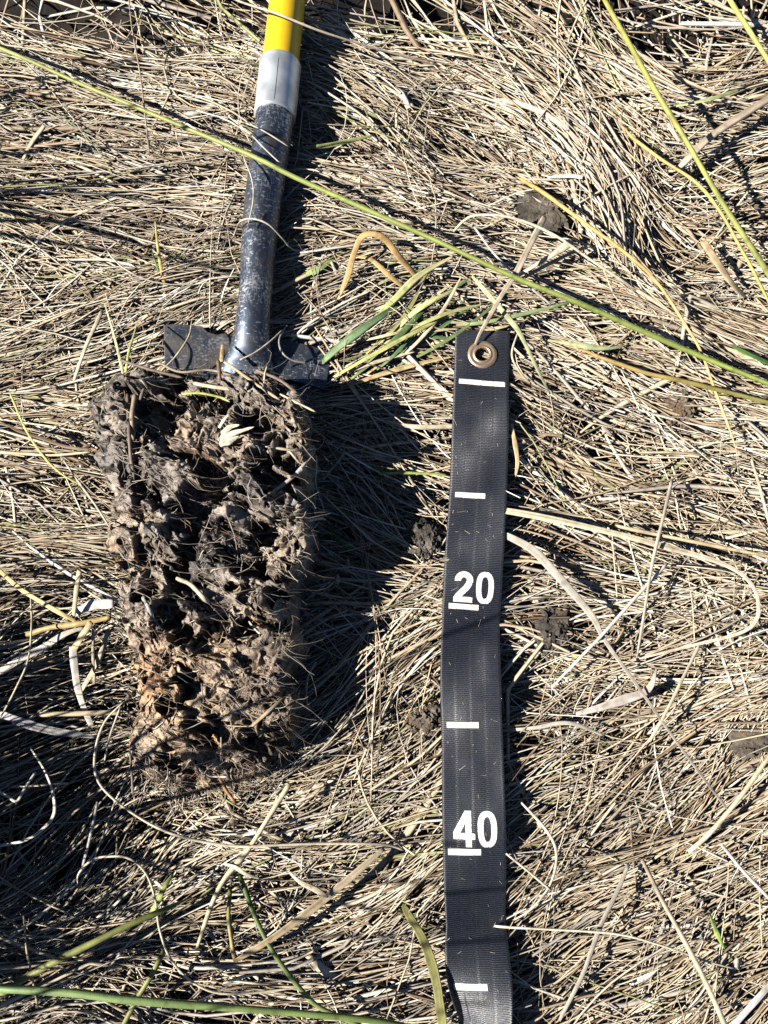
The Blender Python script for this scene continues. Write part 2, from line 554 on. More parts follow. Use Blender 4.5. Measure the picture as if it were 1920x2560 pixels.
# ------------------------------------------------------------------ dry grass mat
CPS = np.array([
 (0,0,25),(200,150,28),(450,150,25),(600,300,28),(100,350,10),(300,450,12),(500,500,20),(100,560,8),(350,640,20),(500,700,15),(100,780,-15),(300,800,-20),(150,900,-10),(450,780,-25),
 (800,100,15),(900,250,22),(1000,100,20),(1100,300,30),(1250,200,30),(1300,380,40),(1150,480,28),(900,450,10),(800,550,15),(1000,550,25),
 (850,650,-25),(900,750,-25),(780,800,-20),(1450,200,55),(1500,350,60),(1550,550,65),(1620,700,60),(1700,100,20),(1850,200,-10),(1800,450,-25),(1880,600,20),(1750,780,15),
 (1100,650,-10),(1300,700,5),(1500,760,10),(1700,850,15),(1050,900,5),(900,900,-15),(950,1000,3),(950,1150,5),(950,1300,20),(900,1450,15),(1050,1450,-15),(950,1600,-30),(1050,1650,-30),(880,1750,-35),(1000,1850,-28),
 (1400,950,20),(1600,1000,25),(1800,1050,15),(1400,1150,30),(1600,1200,20),(1800,1250,20),(1400,1400,15),(1600,1450,12),(1850,1500,5),(1350,1600,0),(1600,1650,-5),(1850,1700,-8),
 (1350,1850,-20),(1600,1850,-15),(1850,1850,-30),(1350,2050,-28),(1600,2050,-28),(1850,2100,-20),(1350,2300,-22),(1600,2300,-20),(1850,2350,-15),(1350,2500,-30),(1600,2500,-15),(1850,2500,-35),
 (800,1950,-28),(900,2100,-25),(700,2150,-18),(850,2300,-15),(700,2400,-5),(950,2450,-10),(600,2500,10),(1050,2250,-25),
 (450,2050,25),(350,2200,-40),(200,2000,-30),(80,1900,-35),(100,2200,-50),(200,2350,-35),(80,2450,-20),(300,2500,30),
 (60,1050,10),(150,1150,8),(80,1300,3),(200,1400,0),(80,1450,5),(100,1600,-25),(200,1750,10),(60,1800,5)], float)
cpw = Pn(CPS[:, 0], CPS[:, 1], 0 * CPS[:, 0])
cang = -np.radians(CPS[:, 2])                  # world angle (image v points down)
FX0, FY0, FDX = -1.2, -1.1, 0.01
fgx = np.arange(FX0, 1.21, FDX); fgy = np.arange(FY0, 1.6, FDX)
FGX, FGY = np.meshgrid(fgx, fgy)
sw = 0; sC = 0; sS = 0
for (x, y, _), a in zip(cpw, cang):
    wgt = 1.0 / ((FGX - x) ** 2 + (FGY - y) ** 2 + 0.0006) ** 1.6
    sC = sC + wgt * math.cos(2 * a); sS = sS + wgt * math.sin(2 * a)
FIELD = 0.5 * np.arctan2(sS, sC) + 0.15 * fbm(FGX * 12, FGY * 12, oct=2, seed=31)
HOL = hollow(FGX, FGY)
TOPZ = 0.001 + 0.008 * fbm(FGX * 9, FGY * 9, oct=3, seed=77) - 0.024 * np.maximum(0, fbm(FGX * 26, FGY * 26, oct=2, seed=78) - .05) - HOL
_da, _ = dist_axis(FGX, FGY)
TOPZ = TOPZ + .010 * np.exp(-(_da / .06) ** 2) * (FGY > .22)
def glook(G, x, y):
    i = np.clip(((x - FX0) / FDX).astype(int), 0, len(fgx) - 1)
    j = np.clip(((y - FY0) / FDX).astype(int), 0, len(fgy) - 1)
    return G[j, i]

PAL = np.array([(.58, .475, .335), (.47, .37, .25), (.68, .59, .45), (.43, .38, .32), (.32, .235, .15), (.75, .69, .585), (.18, .12, .075), (.30, .31, .13)])
PALP = np.array([.235, .205, .19, .13, .09, .08, .055, .015])

def straw_batch(n, xr, yr, npt, length, rad, depth, spread, wild, flatp=0.3, seed=1, lift=0.0, curv=3.0, wildspread=0.9, bundle=1, tilt=.010, stiff=2):
    g = np.random.default_rng(seed)
    nb = max(1, n // bundle)
    bi = np.sort(g.integers(0, nb, n))
    bx = g.uniform(*xr, nb); by = g.uniform(*yr, nb)
    sj = 0.0 if bundle == 1 else 1.0
    if bundle == 1:
        bi = np.arange(n); bx = g.uniform(*xr, n); by = g.uniform(*yr, n); nb = n
    ba = glook(FIELD, bx, by)
    al, ac = g.normal(0, .035, n) * sj, g.normal(0, .0095, n) * sj
    x = bx[bi] + np.cos(ba[bi]) * al - np.sin(ba[bi]) * ac
    y = by[bi] + np.sin(ba[bi]) * al + np.cos(ba[bi]) * ac
    boff, bkap, bdep, bwild = g.normal(0, spread, nb), g.normal(0, curv, nb), g.random(nb), g.random(nb) < wild
    keep = g.random(n) > np.clip(glook(HOL, x, y) / 0.085, 0, 0.72)
    x, y, bi = x[keep], y[keep], bi[keep]
    n = len(x)
    L = g.uniform(length[0], length[1], n) * np.where(g.random(n) < .2, 0.5, 1.0)
    off = boff[bi] + g.normal(0, .055, n) * sj
    iswild = bwild[bi]
    wo_ = g.normal(0, wildspread, nb)
    off = np.where(iswild, wo_[bi] + g.normal(0, .12, n) * sj, off)
    follow = np.where(iswild, 0.0, 1.0)
    flip = np.where(g.random(n) < .5, 0.0, np.pi)
    kap = bkap[bi] + g.normal(0, .6, n) * sj + np.where(g.random(n) < .06, g.normal(0, curv * 3, n), 0)
    wob = g.normal(0, 0.10, (n, npt))
    pts = np.zeros((n, npt, 3))
    step = L / (npt - 1)
    a0 = glook(FIELD, x, y)
    # start half a length upstream
    x = x - np.cos(a0 + off + flip) * L * .5
    y = y - np.sin(a0 + off + flip) * L * .5
    kink = np.where(g.random(n) < .07, g.integers(2, npt - 1, n), 999)
    kang = g.normal(0, .7, n)
    acc = np.zeros(n)
    for k in range(npt):
        pts[:, k, 0] = x; pts[:, k, 1] = y
        fa = glook(FIELD, x, y)
        d = fa - a0
        d = (d + np.pi / 2) % np.pi - np.pi / 2
        acc = acc + kap * step + wob[:, k] * .22 + np.where(kink == k, kang, 0)
        a = a0 + follow * d + off + flip + acc
        x = x + np.cos(a) * step
        y = y + np.sin(a) * step
    dep = np.clip(bdep[bi] + g.normal(0, .18, n) * sj, 0, 1.2) ** 1.1 * depth
    t = np.linspace(0, 1, npt)[None, :]
    arch = g.normal(0.001, .004, n)[:, None] * np.sin(np.pi * t) + g.normal(0, tilt, n)[:, None] * (t - .5)
    z = glook(TOPZ, pts[..., 0], pts[..., 1]) - dep[:, None] + arch + lift + g.normal(0, .0007, (n, npt))
    for _ in range(stiff):
        z[:, 1:-1] = (z[:, :-2] + z[:, 2:] + 2 * z[:, 1:-1]) / 4
    cap = zcap(pts[..., 0], pts[..., 1])
    z = np.minimum(z, cap)
    for _ in range(2):
        z[:, 1:-1] = np.minimum((z[:, :-2] + z[:, 2:] + 2 * z[:, 1:-1]) / 4, cap[:, 1:-1])
    pts[..., 2] = z
    # straws that would have to dive steeply under the soil or a tool are dropped
    dz = np.abs(np.diff(z, axis=1)).max(1)
    ok = dz < np.maximum(step * 0.9, 0.004)
    r = np.clip(g.lognormal(math.log(rad), .38, n), rad * .4, rad * 2.4)
    taper = np.interp(t, [0, .15, .7, 1], [.85, 1, .85, .35])
    W = r[:, None] * taper
    flat = np.where(g.random(n) < flatp, g.uniform(.2, .45, n), g.uniform(.75, 1, n))
    W = W * np.where(flat < .5, 1.5, 1.0)[:, None]
    ci = g.choice(len(PAL), n, p=PALP)
    col = PAL[ci] * g.normal(1, .13, (n, 1)).clip(.6, 1.3)
    colp = col[:, None, :] * (1 + .12 * np.sin(t * 9 + g.random((n, 1)) * 6))[..., None]
    roll = g.normal(0, .5, n)
    return pts[ok], W[ok], (W * flat[:, None])[ok], np.clip(colp[ok], 0.02, .8), roll[ok]

def tubes(pts, W, H, col, roll, sides=3):
    n, m, _ = pts.shape
    tan = np.gradient(pts, axis=1)
    tan /= np.maximum(np.linalg.norm(tan, axis=2, keepdims=True), 1e-9)
    side = np.stack([tan[..., 1], -tan[..., 0], 0 * tan[..., 0]], -1)
    side /= np.maximum(np.linalg.norm(side, axis=2, keepdims=True), 1e-6)
    nor = np.cross(side, tan)
    cr, sr = np.cos(roll)[:, None, None], np.sin(roll)[:, None, None]
    s2 = side * cr + nor * sr
    n2 = nor * cr - side * sr
    a = np.arange(sides) / sides * 2 * np.pi + np.pi / 2
    ring = pts[:, :, None, :] + s2[:, :, None, :] * (W[:, :, None] * np.cos(a))[..., None] + n2[:, :, None, :] * (H[:, :, None] * np.sin(a))[..., None]
    V = ring.reshape(-1, 3)
    base = (np.arange(n)[:, None, None] * m + np.arange(m - 1)[None, :, None]) * sides
    k = np.arange(sides)[None, None, :]
    k2 = (k + 1) % sides
    Q = np.stack([base + k, base + k2, base + sides + k2, base + sides + k], -1).reshape(-1, 4)
    C = np.repeat(col.reshape(-1, 3), sides, axis=0)
    return V, Q, C

def tubes_object(name, batches, mat, sides=4, parent=None):
    Vs, Qs, Cs, o = [], [], [], 0
    for b in batches:
        V, Q, C = tubes(*b, sides=sides)
        Vs.append(V); Qs.append(Q + o); Cs.append(C); o += len(V)
    return link(name, mesh_np(name, np.vstack(Vs), np.vstack(Qs), True, np.vstack(Cs)), mat, parent)

FR = ((-0.46, 0.46), (-0.47, 0.62))
mat_batches = [
    straw_batch(4600, *FR, 11, (.12, .30), .00078, .052, .13, .08, seed=1, bundle=12, curv=2, stiff=4),
    straw_batch(4200, *FR, 12, (.16, .34), .00072, .026, .10, .05, seed=2, bundle=16, curv=1.6, tilt=.006, stiff=8),
    straw_batch(3000, *FR, 12, (.18, .38), .00070, .010, .085, .03, seed=12, bundle=18, curv=1.6, tilt=.003, stiff=14, lift=.002),
    straw_batch(1200, *FR, 11, (.10, .28), .00058, .009, .20, .16, seed=3, lift=.004, curv=3, bundle=5, tilt=.005, stiff=8),
    straw_batch(800, *FR, 10, (.05, .20), .00036, .006, .45, .5, seed=5, lift=.005, curv=8),
    straw_batch(620, *FR, 10, (.08, .24), .0011, .016, .13, .15, flatp=.75, seed=4, lift=.001, curv=2, stiff=6, tilt=.006),
    straw_batch(420, (.08, .42), (.14, .62), 10, (.08, .22), .0013, .014, .18, .2, flatp=.8, seed=14, lift=.001, curv=2),
    straw_batch(110, *FR, 10, (.08, .22), .0019, .014, .2, .3, flatp=.9, seed=24, lift=.001, curv=2),
    straw_batch(4500, (-1.15, 1.15), (-1.05, 1.5), 6, (.15, .32), .0014, .03, .3, .2, seed=6, bundle=6),
]
grass = tubes_object('dry_grass', mat_batches, M_PLANT, sides=3)
tag(grass, 'matted pale dry straw grass covering the ground', 'grass', None, 'stuff')
lit = [straw_batch(1400, *FR, 4, (.008, .035), .00055, .014, .6, .6, flatp=.5, seed=7, lift=.003, curv=8)]
litter = tubes_object('straw_litter', lit, M_PLANT, sides=4)
tag(litter, 'short broken straw bits scattered over the grass mat', 'straw', None, 'stuff')

# ------------------------------------------------------------------ soil block lying on the spade
NI, NJ = 300, 520
ti = np.linspace(-0.06, 1.06, NI)
yj = np.linspace(BY1 + 0.006, BY0 - 0.006, NJ)
TI, YJ = np.meshgrid(ti, yj)
Lx, Rx, Hh = block_lr(YJ)
XJ = Lx + (Rx - Lx) * TI
# ragged outline
ed = 0.006 * fbm(YJ * 38, TI * 2, oct=4, seed=3)
dl = (TI - 0.0) * (Rx - Lx) + ed
dr = (1.0 - TI) * (Rx - Lx) + 0.006 * fbm(YJ * 42 + 9, TI * 2, oct=4, seed=4)
dt = (BY1 - YJ) + 0.008 * fbm(XJ * 40, YJ * 6, oct=4, seed=6)
db = (YJ - BY0) + 0.010 * fbm(XJ * 34, YJ * 6, oct=4, seed=8)
def sstep(e0, e1, x):
    t = np.clip((x - e0) / (e1 - e0), 0, 1)
    return t * t * (3 - 2 * t)
wall = np.minimum(np.minimum(sstep(-.001, .0075, dl), sstep(-.001, .006, dr)), np.minimum(sstep(-.002, .011, dt), sstep(-.004, .03, db)))
bev = 0.016 * (1 - np.clip(dl / 0.034, 0, 1))                    # sloping left flank
# fibrous layers run across the block
rotx = XJ * 0.95 - YJ * 0.25
roty = XJ * 0.30 + YJ * 0.95
wx = rotx + .006 * fbm(XJ * 45, YJ * 45, oct=3, seed=12)
wy = roty + .006 * fbm(XJ * 45 + 7, YJ * 45, oct=3, seed=13)
UB, VB = UV(XJ, YJ, Hh)
smooth_zone = sstep(1560, 1620, VB) * (1 - sstep(1770, 1840, VB)) * sstep(420, 520, UB)
flank = 1 - sstep(.024, .036, dl + .004 * fbm(XJ * 60, YJ * 60, oct=2, seed=28))
clay = sstep(.15, .5, fbm(XJ * 26 + 3, YJ * 30, oct=2, seed=27))
rough = (1 - 0.75 * smooth_zone) * (1 - .6 * flank) * (1 - .45 * clay)
big = fbm(wx * 24, wy * 36, oct=3, seed=21)
med = np.abs(fbm(wx * 48, wy * 80, oct=2, seed=22))
fin = np.abs(fbm(wx * 120, wy * 240, oct=2, seed=23))
mic = np.abs(fbm(wx * 420, wy * 700, oct=2, seed=24))
strg = 0.55 + 0.45 * sstep(-.3, .4, fbm(XJ * 30, YJ * 30, oct=2, seed=25))
det = rough * (0.009 * big + 0.009 * (med - .4)) + strg * (0.0030 * (fin - .35) * (0.4 + 0.6 * rough) + 0.0012 * (mic - .3))
PITS = [(412, 1527, 42, 46, 30), (450, 1585, 34, 26, 26), (408, 1763, 26, 30, 26), (500, 1620, 20, 16, 18), (577, 1468, 20, 16, 16), (530, 1856, 62, 17, 14),
        (467, 1953, 22, 18, 10), (600, 1826, 50, 10, 8), (416, 1052, 26, 30, 26), (400, 985, 60, 26, 30), (636, 1045, 55, 28, 18), (539, 1178, 32, 18, 20),
        (475, 1263, 24, 24, 18), (445, 1315, 26, 22, 18), (433, 1136, 26, 12, 16), (345, 1377, 16, 34, 18), (700, 1119, 24, 26, 16), (560, 1000, 22, 30, 16),
        (640, 1310, 22, 18, 13), (560, 1400, 40, 10, 12), (700, 1240, 14, 30, 10), (352, 1690, 14, 20, 12), (470, 1690, 30, 14, 9), (600, 1580, 40, 12, 11), (690, 1560, 26, 12, 10),
        (300, 1180, 14, 26, 10), (250, 1120, 18, 10, 8), (395, 1215, 30, 14, 14), (520, 1345, 34, 9, 10), (480, 1480, 18, 14, 14), (300, 1850, 20, 12, 10), (640, 1900, 40, 12, 8), (650, 1180, 30, 14, 12)]
pit = np.zeros_like(UB)
pw = 1 + .35 * fbm(XJ * 130, YJ * 130, oct=3, seed=41)
for (pu, pv, ru, rv, d) in PITS:
    q = ((UB - pu) / ru) ** 2 + ((VB - pv) / rv) ** 2
    pit = np.maximum(pit, d * 1e-3 * (1 - sstep(.35, 1.25, q * pw)))
pn = fbm(wx * 36 + 5, wy * 60, oct=3, seed=81)
pit = np.maximum(pit, .026 * sstep(.30, .44, pn) * np.minimum(1, rough * 1.4))
pn2 = fbm(wx * 90 + 5, wy * 150, oct=2, seed=82)
pit = pit + .009 * sstep(.32, .50, pn2) * (.35 + .65 * rough)
crk = fbm(wx * 22, wy * 105, oct=3, seed=83)
pit = pit + .0055 * np.exp(-(crk / .055) ** 2) * (.3 + .7 * rough)
# groove between the left flank and the torn face
gu = np.interp(VB, [950, 1050, 1250, 1400, 1480], [330, 332, 345, 345, 380])
gro = 0.013 * np.exp(-((UB - gu) / 11) ** 2) * sstep(960, 1000, VB) * (1 - sstep(1430, 1500, VB))
ZT = Hh - bev + det - pit - gro
ZJ = -0.014 + (ZT + 0.014) * wall
ZJ = np.maximum(ZJ, -0.014)
lat = 0.0022 * np.stack([fbm(XJ * 90, YJ * 90, ZJ * 90, oct=3, seed=51), fbm(XJ * 90, YJ * 90, ZJ * 90, oct=3, seed=52)], -1)
VX = np.stack([XJ + lat[..., 0], YJ + lat[..., 1], ZJ], -1)
ii = (np.arange(NJ - 1)[:, None] * NI + np.arange(NI - 1)[None, :]).ravel()
bq = np.stack([ii, ii + NI, ii + NI + 1, ii + 1], -1)
zmaxq = ZJ.ravel()[bq].max(1)
bq = bq[zmaxq > -0.0135]
block = empty('soil_block', (0, 0, 0), 'crumbly brown slab of soil and roots lying on the spade blade', 'soil')
body = link('soil_body', mesh_np('soil_body', VX.reshape(-1, 3), bq), M_SOIL, block)

def block_z(x, y):
    """surface height of the block"""
    l, r, h = block_lr(y)
    i = np.clip(((x - l) / (r - l) - ti[0]) / (ti[1] - ti[0]), 0, NI - 1).astype(int)
    j = np.clip((y - yj[0]) / (yj[1] - yj[0]), 0, NJ - 1).astype(int)
    return ZJ[j, i]

# thin root fibres all over the block
FPAL = np.array([(.40, .33, .25), (.30, .23, .17), (.18, .13, .09), (.50, .42, .32), (.36, .20, .09), (.36, .36, .36), (.60, .52, .40)])
def fibre_batch(n, length, rad, seed, edge=False):
    g = np.random.default_rng(seed)
    y = g.uniform(BY0 + .004, BY1, n)
    l, r, h = block_lr(y)
    f = g.random(n)
    if edge:
        f = np.where(g.random(n) < .3, g.uniform(-.02, .06, n), g.uniform(.9, 1.03, n))
        lowpart = g.random(n) < .45
        y = np.where(lowpart, BY0 + g.uniform(-.004, .045, n), y)
        l, r, h = block_lr(y)
        f = np.where(lowpart, g.random(n), f)
    x = l + (r - l) * f
    m = 6
    L = g.uniform(*length, n)
    a = g.normal(-.3, .40, n) + np.where(g.random(n) < .25, g.normal(0, 1.2, n), 0)
    if edge:
        a = np.where(lowpart, g.normal(-1.4, .7, n), np.where(f > .5, g.normal(0, .8, n), g.normal(np.pi, .8, n)))
    kap = g.normal(0, 30, n)
    pts = np.zeros((n, m, 3))
    st = L / (m - 1)
    zk = None
    lift = g.random(n) ** 2 * .004
    for k in range(m):
        pts[:, k, 0] = x; pts[:, k, 1] = y
        zz = np.maximum(block_z(x, y), -.008)
        # a fibre bridges the pits instead of diving into them
        zk = zz if zk is None else np.maximum(zz, zk - st * .55)
        zk = np.minimum(zk, pts[:, max(k - 1, 0), 2] + st * .8) if k else zk
        pts[:, k, 2] = zk
        x = x + np.cos(a) * st; y = y + np.sin(a) * st
        a = a + kap * st + g.normal(0, .22, n)
    t = np.linspace(0, 1, m)[None, :]
    pts[..., 2] += .0004 + lift[:, None] * np.abs(2 * t - 1)
    R = np.clip(g.lognormal(math.log(rad), .4, n), rad * .5, rad * 2.5)
    W = R[:, None] * np.interp(t, [0, .2, 1], [.7, 1, .3])
    col = FPAL[g.choice(7, n, p=[.27, .24, .15, .14, .06, .06, .08])] * g.normal(1, .12, (n, 1)).clip(.6, 1.3)
    return pts, W, W * .8, np.repeat(col[:, None, :], m, 1), g.normal(0, .5, n)
fib = tubes_object('root_fibres', [fibre_batch(1100, (.006, .024), .00030, 61), fibre_batch(480, (.015, .05), .00046, 62), fibre_batch(260, (.006, .022), .00042, 63, True)], M_PLANT, sides=3, parent=block)
fib['kind'] = 'stuff'

# crumbs of soil clinging to the face and fallen around it
def crumbs(n, seed, around=False):
    g = np.random.default_rng(seed)
    y = g.uniform(BY0 - .03 if around else BY0, BY1 + .02 if around else BY1, n)
    l, r, h = block_lr(y)
    f = g.random(n)
    if around:
        f = np.where(g.random(n) < .5, g.normal(-.02, .05, n), g.normal(1.05, .10, n))
    x = l + (r - l) * f
    if around:
        z = np.minimum(glook(TOPZ, x, y), zcap(x, y)) - .001
    else:
        z = block_z(x, y)
    bm = bmesh.new(); bmesh.ops.create_icosphere(bm, subdivisions=1, radius=1)
    bv = np.array([q.co[:] for q in bm.verts]); bf = np.array([[q.index for q in f_.verts] for f_ in bm.faces]); bm.free()
    s = np.clip(g.lognormal(math.log(.0013), .5, n), .0005, .0045)
    dis = g.uniform(.6, 1.3, (n, len(bv), 1))
    V = bv[None] * dis * s[:, None, None] * g.uniform(.6, 1.3, (n, 1, 3)) + np.stack([x, y, z], -1)[:, None, :]
    F = bf[None] + (np.arange(n) * len(bv))[:, None, None]
    return V.reshape(-1, 3), F.reshape(-1, 3)
V, F = crumbs(900, 71)
cr = link('soil_crumbs', mesh_np('soil_crumbs', V, np.zeros((0, 4), int), False, None, F), M_SOIL, block)
cr['kind'] = 'stuff'
V, F = crumbs(700, 72, True)
cr2 = link('fallen_crumbs', mesh_np('fallen_crumbs', V, np.zeros((0, 4), int), False, None, F), M_SOIL)
tag(cr2, 'loose soil crumbs fallen on the straw around the soil slab', 'soil crumbs', None, 'stuff')

def stem(name, pts, width, col, flat=1.0, n=None, col2=None, taper=(1, 1), parent=None, sides=8, roll=0.0, mat=None, vee=0.0, seedv=0):
    """pts: (u, v, height in mm) along the stem; width in photo pixels"""
    P3 = np.array([P(u, v, z * 1e-3) for u, v, z in pts])
    if n is None:
        n = max(8, 5 * len(pts))
    wv = np.asarray(width, float) if np.ndim(width) else np.full(len(pts), float(width))
    path, wpx = catmull(P3, wv[:, None], n)
    half = wpx[:, 0] * 0.5 / 2900.0 * (1 + .06 * np.sin(np.linspace(0, 17, n) + seedv))
    t = np.linspace(0, 1, n)
    half = half * np.interp(t, [0, .06, .9, 1], [taper[0], 1, 1, taper[1]])
    g = np.random.default_rng(int(abs(pts[0][0]) * 7 + abs(pts[0][1])) + 1)
    if flat < .65:
        sides = max(sides, 14)
    V, Q, T = sweep_geo(path, half, half * flat, sides, roll + (.25 * np.sin(t * 5 + g.random() * 6) if flat < .65 else 0.0), vee=vee)
    body = V[:-2].reshape(n, sides, 3)
    rel = g.normal(0, .07 if flat < .65 else .02, sides)[None, :] + .03 * vnoise(np.repeat(t[:, None] * 30, sides, 1), np.repeat(np.arange(sides)[None, :] * 1.0, n, 0), seed=9)
    body += (body - path[:, None, :]) * rel[..., None]
    V[:-2] = body.reshape(-1, 3)
    c0 = np.asarray(col, float); c1 = c0 if col2 is None else np.asarray(col2, float)
    cc = c0 * (1 - t[:, None]) + c1 * t[:, None]
    cc = cc * (1 + .10 * g.normal(0, 1, (n, 1)).clip(-1.5, 1.5))
    vein = g.normal(1, .17 if flat < .65 else .07, sides).clip(.6, 1.3)
    blot = 1 + .22 * vnoise(np.repeat(t[:, None] * 14 + g.random() * 50, sides, 1), np.repeat(np.arange(sides)[None, :] * .5, n, 0), seed=4)
    cs = (cc[:, None, :] * vein[None, :, None] * blot[..., None]).reshape(-1, 3)
    C = np.vstack([cs, cc[:1], cc[-1:]])
    return link(name, mesh_np(name, V, Q, True, np.clip(C, .01, .85), T), mat or M_PLANT, parent)

def bz(u, v, lift=1.0):
    """height in mm of the block surface near a photo point, plus lift"""
    q = P(u, v, .055)
    for _ in range(3):
        z = float(block_z(np.array([q[0]]), np.array([q[1]]))[0])
        q = P(u, v, max(z, -.01))
    return max(z, -.005) * 1000 + lift

TAN, PALE, WHITE, GREY, BROWN, ORANGE = (.50, .39, .24), (.60, .50, .34), (.72, .67, .58), (.40, .37, .33), (.20, .125, .07), (.62, .33, .08)
GREEN, DGREEN, BGREEN, OLIVE, YGREEN = (.19, .24, .055), (.075, .12, .03), (.12, .22, .12), (.17, .17, .05), (.42, .44, .12)

def roots(lst):
    for (uv, wd, c) in lst:
        pts = []
        for k, (u, v) in enumerate(uv):
            pts.append((u, v, bz(u, v, 2.5 if 0 < k < len(uv) - 1 else 1.0)))
        zs = np.array([p[2] for p in pts])
        zs = np.maximum(zs, zs.max() - 14)
        stem('root', [(p[0], p[1], z) for p, z in zip(pts, zs)], wd, c, .8, parent=block, taper=(.6, .3), sides=6)
RC, RD, RP = (.30, .24, .17), (.17, .13, .10), (.52, .44, .33)
roots([
    ([(318, 985), (322, 1060), (326, 1130), (336, 1200)], 9, RD),
    ([(338, 985), (330, 1040), (334, 1100)], 12, (.28, .20, .13)),
    ([(340, 1100), (352, 1097), (368, 1096), (376, 1103)], 4, RP),
    ([(355, 1490), (372, 1520), (385, 1550), (402, 1573)], 9, (.30, .33, .31)),
    ([(440, 1445), (475, 1460), (505, 1490), (525, 1510)], 11, RP),
    ([(585, 1555), (600, 1580), (618, 1610)], 6, RP),
    ([(622, 1553), (645, 1580), (685, 1607)], 5, RP),
    ([(648, 1255), (690, 1225), (735, 1190), (768, 1152)], [5, 10, 10, 8], (.40, .35, .32)),
    ([(630, 1815), (670, 1780), (720, 1735)], 9, (.30, .23, .15)),
    ([(725, 1318), (770, 1303), (800, 1296), (815, 1300)], 7, RP),
    ([(790, 1655), (770, 1690), (765, 1740), (772, 1780)], 7, (.34, .28, .2)),
    ([(690, 1120), (735, 1125), (790, 1122)], 7, RC),
    ([(475, 1914), (510, 1910), (550, 1928)], 8, RP),
    ([(500, 1925), (530, 1940), (570, 1942)], 5, WHITE),
    ([(553, 1835), (553, 1870), (552, 1905)], 4, RP),
    ([(590, 2010), (565, 1975), (545, 1935)], 8, (.38, .20, .08)),
    ([(620, 1104), (650, 1113), (672, 1117)], 5, RP),
    ([(745, 1060), (768, 1100), (775, 1118)], 6, RC),
    ([(805, 1200), (835, 1165), (855, 1140), (862, 1120)], 8, RC),
    ([(790, 1235), (785, 1270), (788, 1290)], 6, (.40, .30, .17)),
    ([(455, 1408), (440, 1445), (430, 1475)], 5, RC),
    ([(640, 1515), (680, 1508), (705, 1503)], 6, RC),
    ([(325, 1880), (330, 1940), (332, 1990)], 6, RD),
    ([(690, 1350), (688, 1380), (680, 1410)], 6, RP),
    ([(350, 1340), (330, 1350), (322, 1345)], 4, WHITE),
])
# torn pale stalk base sticking out of the face
for k, (uv, wd) in enumerate([([(553, 1100), (580, 1085), (610, 1075), (636, 1067)], [22, 17, 9, 3]), ([(556, 1088), (575, 1068), (600, 1062)], [18, 12, 3]),
                              ([(550, 1108), (572, 1104), (598, 1090)], [20, 18, 4]), ([(548, 1070), (560, 1050), (572, 1036)], [8, 8, 5])]):
    stem('stalk_base', [(u, v, 72 + 2 * j + k) for j, (u, v) in enumerate(uv)], wd, (.66, .57, .42), .45, parent=block, taper=(.6, .4))
# dead stalks lying along the top edge of the slab
for uv, wd, c in [([(485, 958), (540, 968), (600, 975), (650, 980)], 10, PALE), ([(455, 985), (500, 983), (550, 993), (575, 1005)], 6, YGREEN),
                  ([(395, 905), (450, 930), (520, 925), (580, 938)], 6, RC), ([(560, 905), (585, 920), (640, 960), (700, 1000)], 7, TAN),
                  ([(700, 985), (740, 1005), (790, 1030)], 5, PALE), ([(300, 900), (380, 925), (460, 945)], 7, RD), ([(640, 925), (700, 950), (745, 985)], 8, RD),
                  ([(350, 1000), (365, 950), (372, 905)], 8, RD), ([(545, 900), (548, 930), (550, 955)], 9, BROWN), ([(660, 960), (662, 935), (668, 915)], 4, PALE)]:
    stem('dead_stalk', [(u, v, 66 + 2 * (j % 2)) for j, (u, v) in enumerate(uv)], wd, c, .7, parent=block, taper=(.7, .4), sides=6)

# ------------------------------------------------------------------ spade
spade = empty('spade', (0, 0, 0), 'spade with yellow shaft, grey ferrule and scuffed black socket under the soil slab', 'spade')
def axis_at(vq):
    v = np.array([a[1] for a in AX], float)
    return np.array([np.interp(vq, v, AXP[:, k]) for k in range(3)])
axc, axv = catmull(AXP, np.array([a[1] for a in AX], float)[:, None], 400)
def ax_slice(v0, v1, n):
    vv = np.linspace(v0, v1, n)
    return np.stack([np.interp(vv, axv[:, 0], axc[:, k]) for k in range(3)], -1), vv
p, vv = ax_slice(-560, 150, 30)
V, Q, T = sweep_geo(p, .0174, .0174, 40)
link('shaft', mesh_np('shaft', V, Q, True, None, T), M_YELLOW, spade)
# ferrule: thin tube with rolled rims, cut slightly askew
p, vv = ax_slice(126, 262, 40)
rr = .0199 + .0004 * np.exp(-((vv - 128) / 5) ** 2) - .0012 * np.exp(-((vv - 126) / 1.5) ** 2)
V, Q, T = sweep_geo(p, rr, rr, 48)
f = link('ferrule', mesh_np('ferrule', V, Q, True, None, T), M_ALU, spade)
p2, _ = ax_slice(150, 256, 14)
tdir = p2[-1] - p2[0]; tdir /= np.linalg.norm(tdir)
sd = np.cross(tdir, (0, 0, 1)); sd /= np.linalg.norm(sd)
off = (-sd * math.sin(.10) + np.array([0, 0, 1]) * math.cos(.10)) * .0199
V, Q, T = sweep_geo(p2 + off, .00028, .0002, 6)
link('seam', mesh_np('seam', V, Q, True, None, T), M_DARK, f)
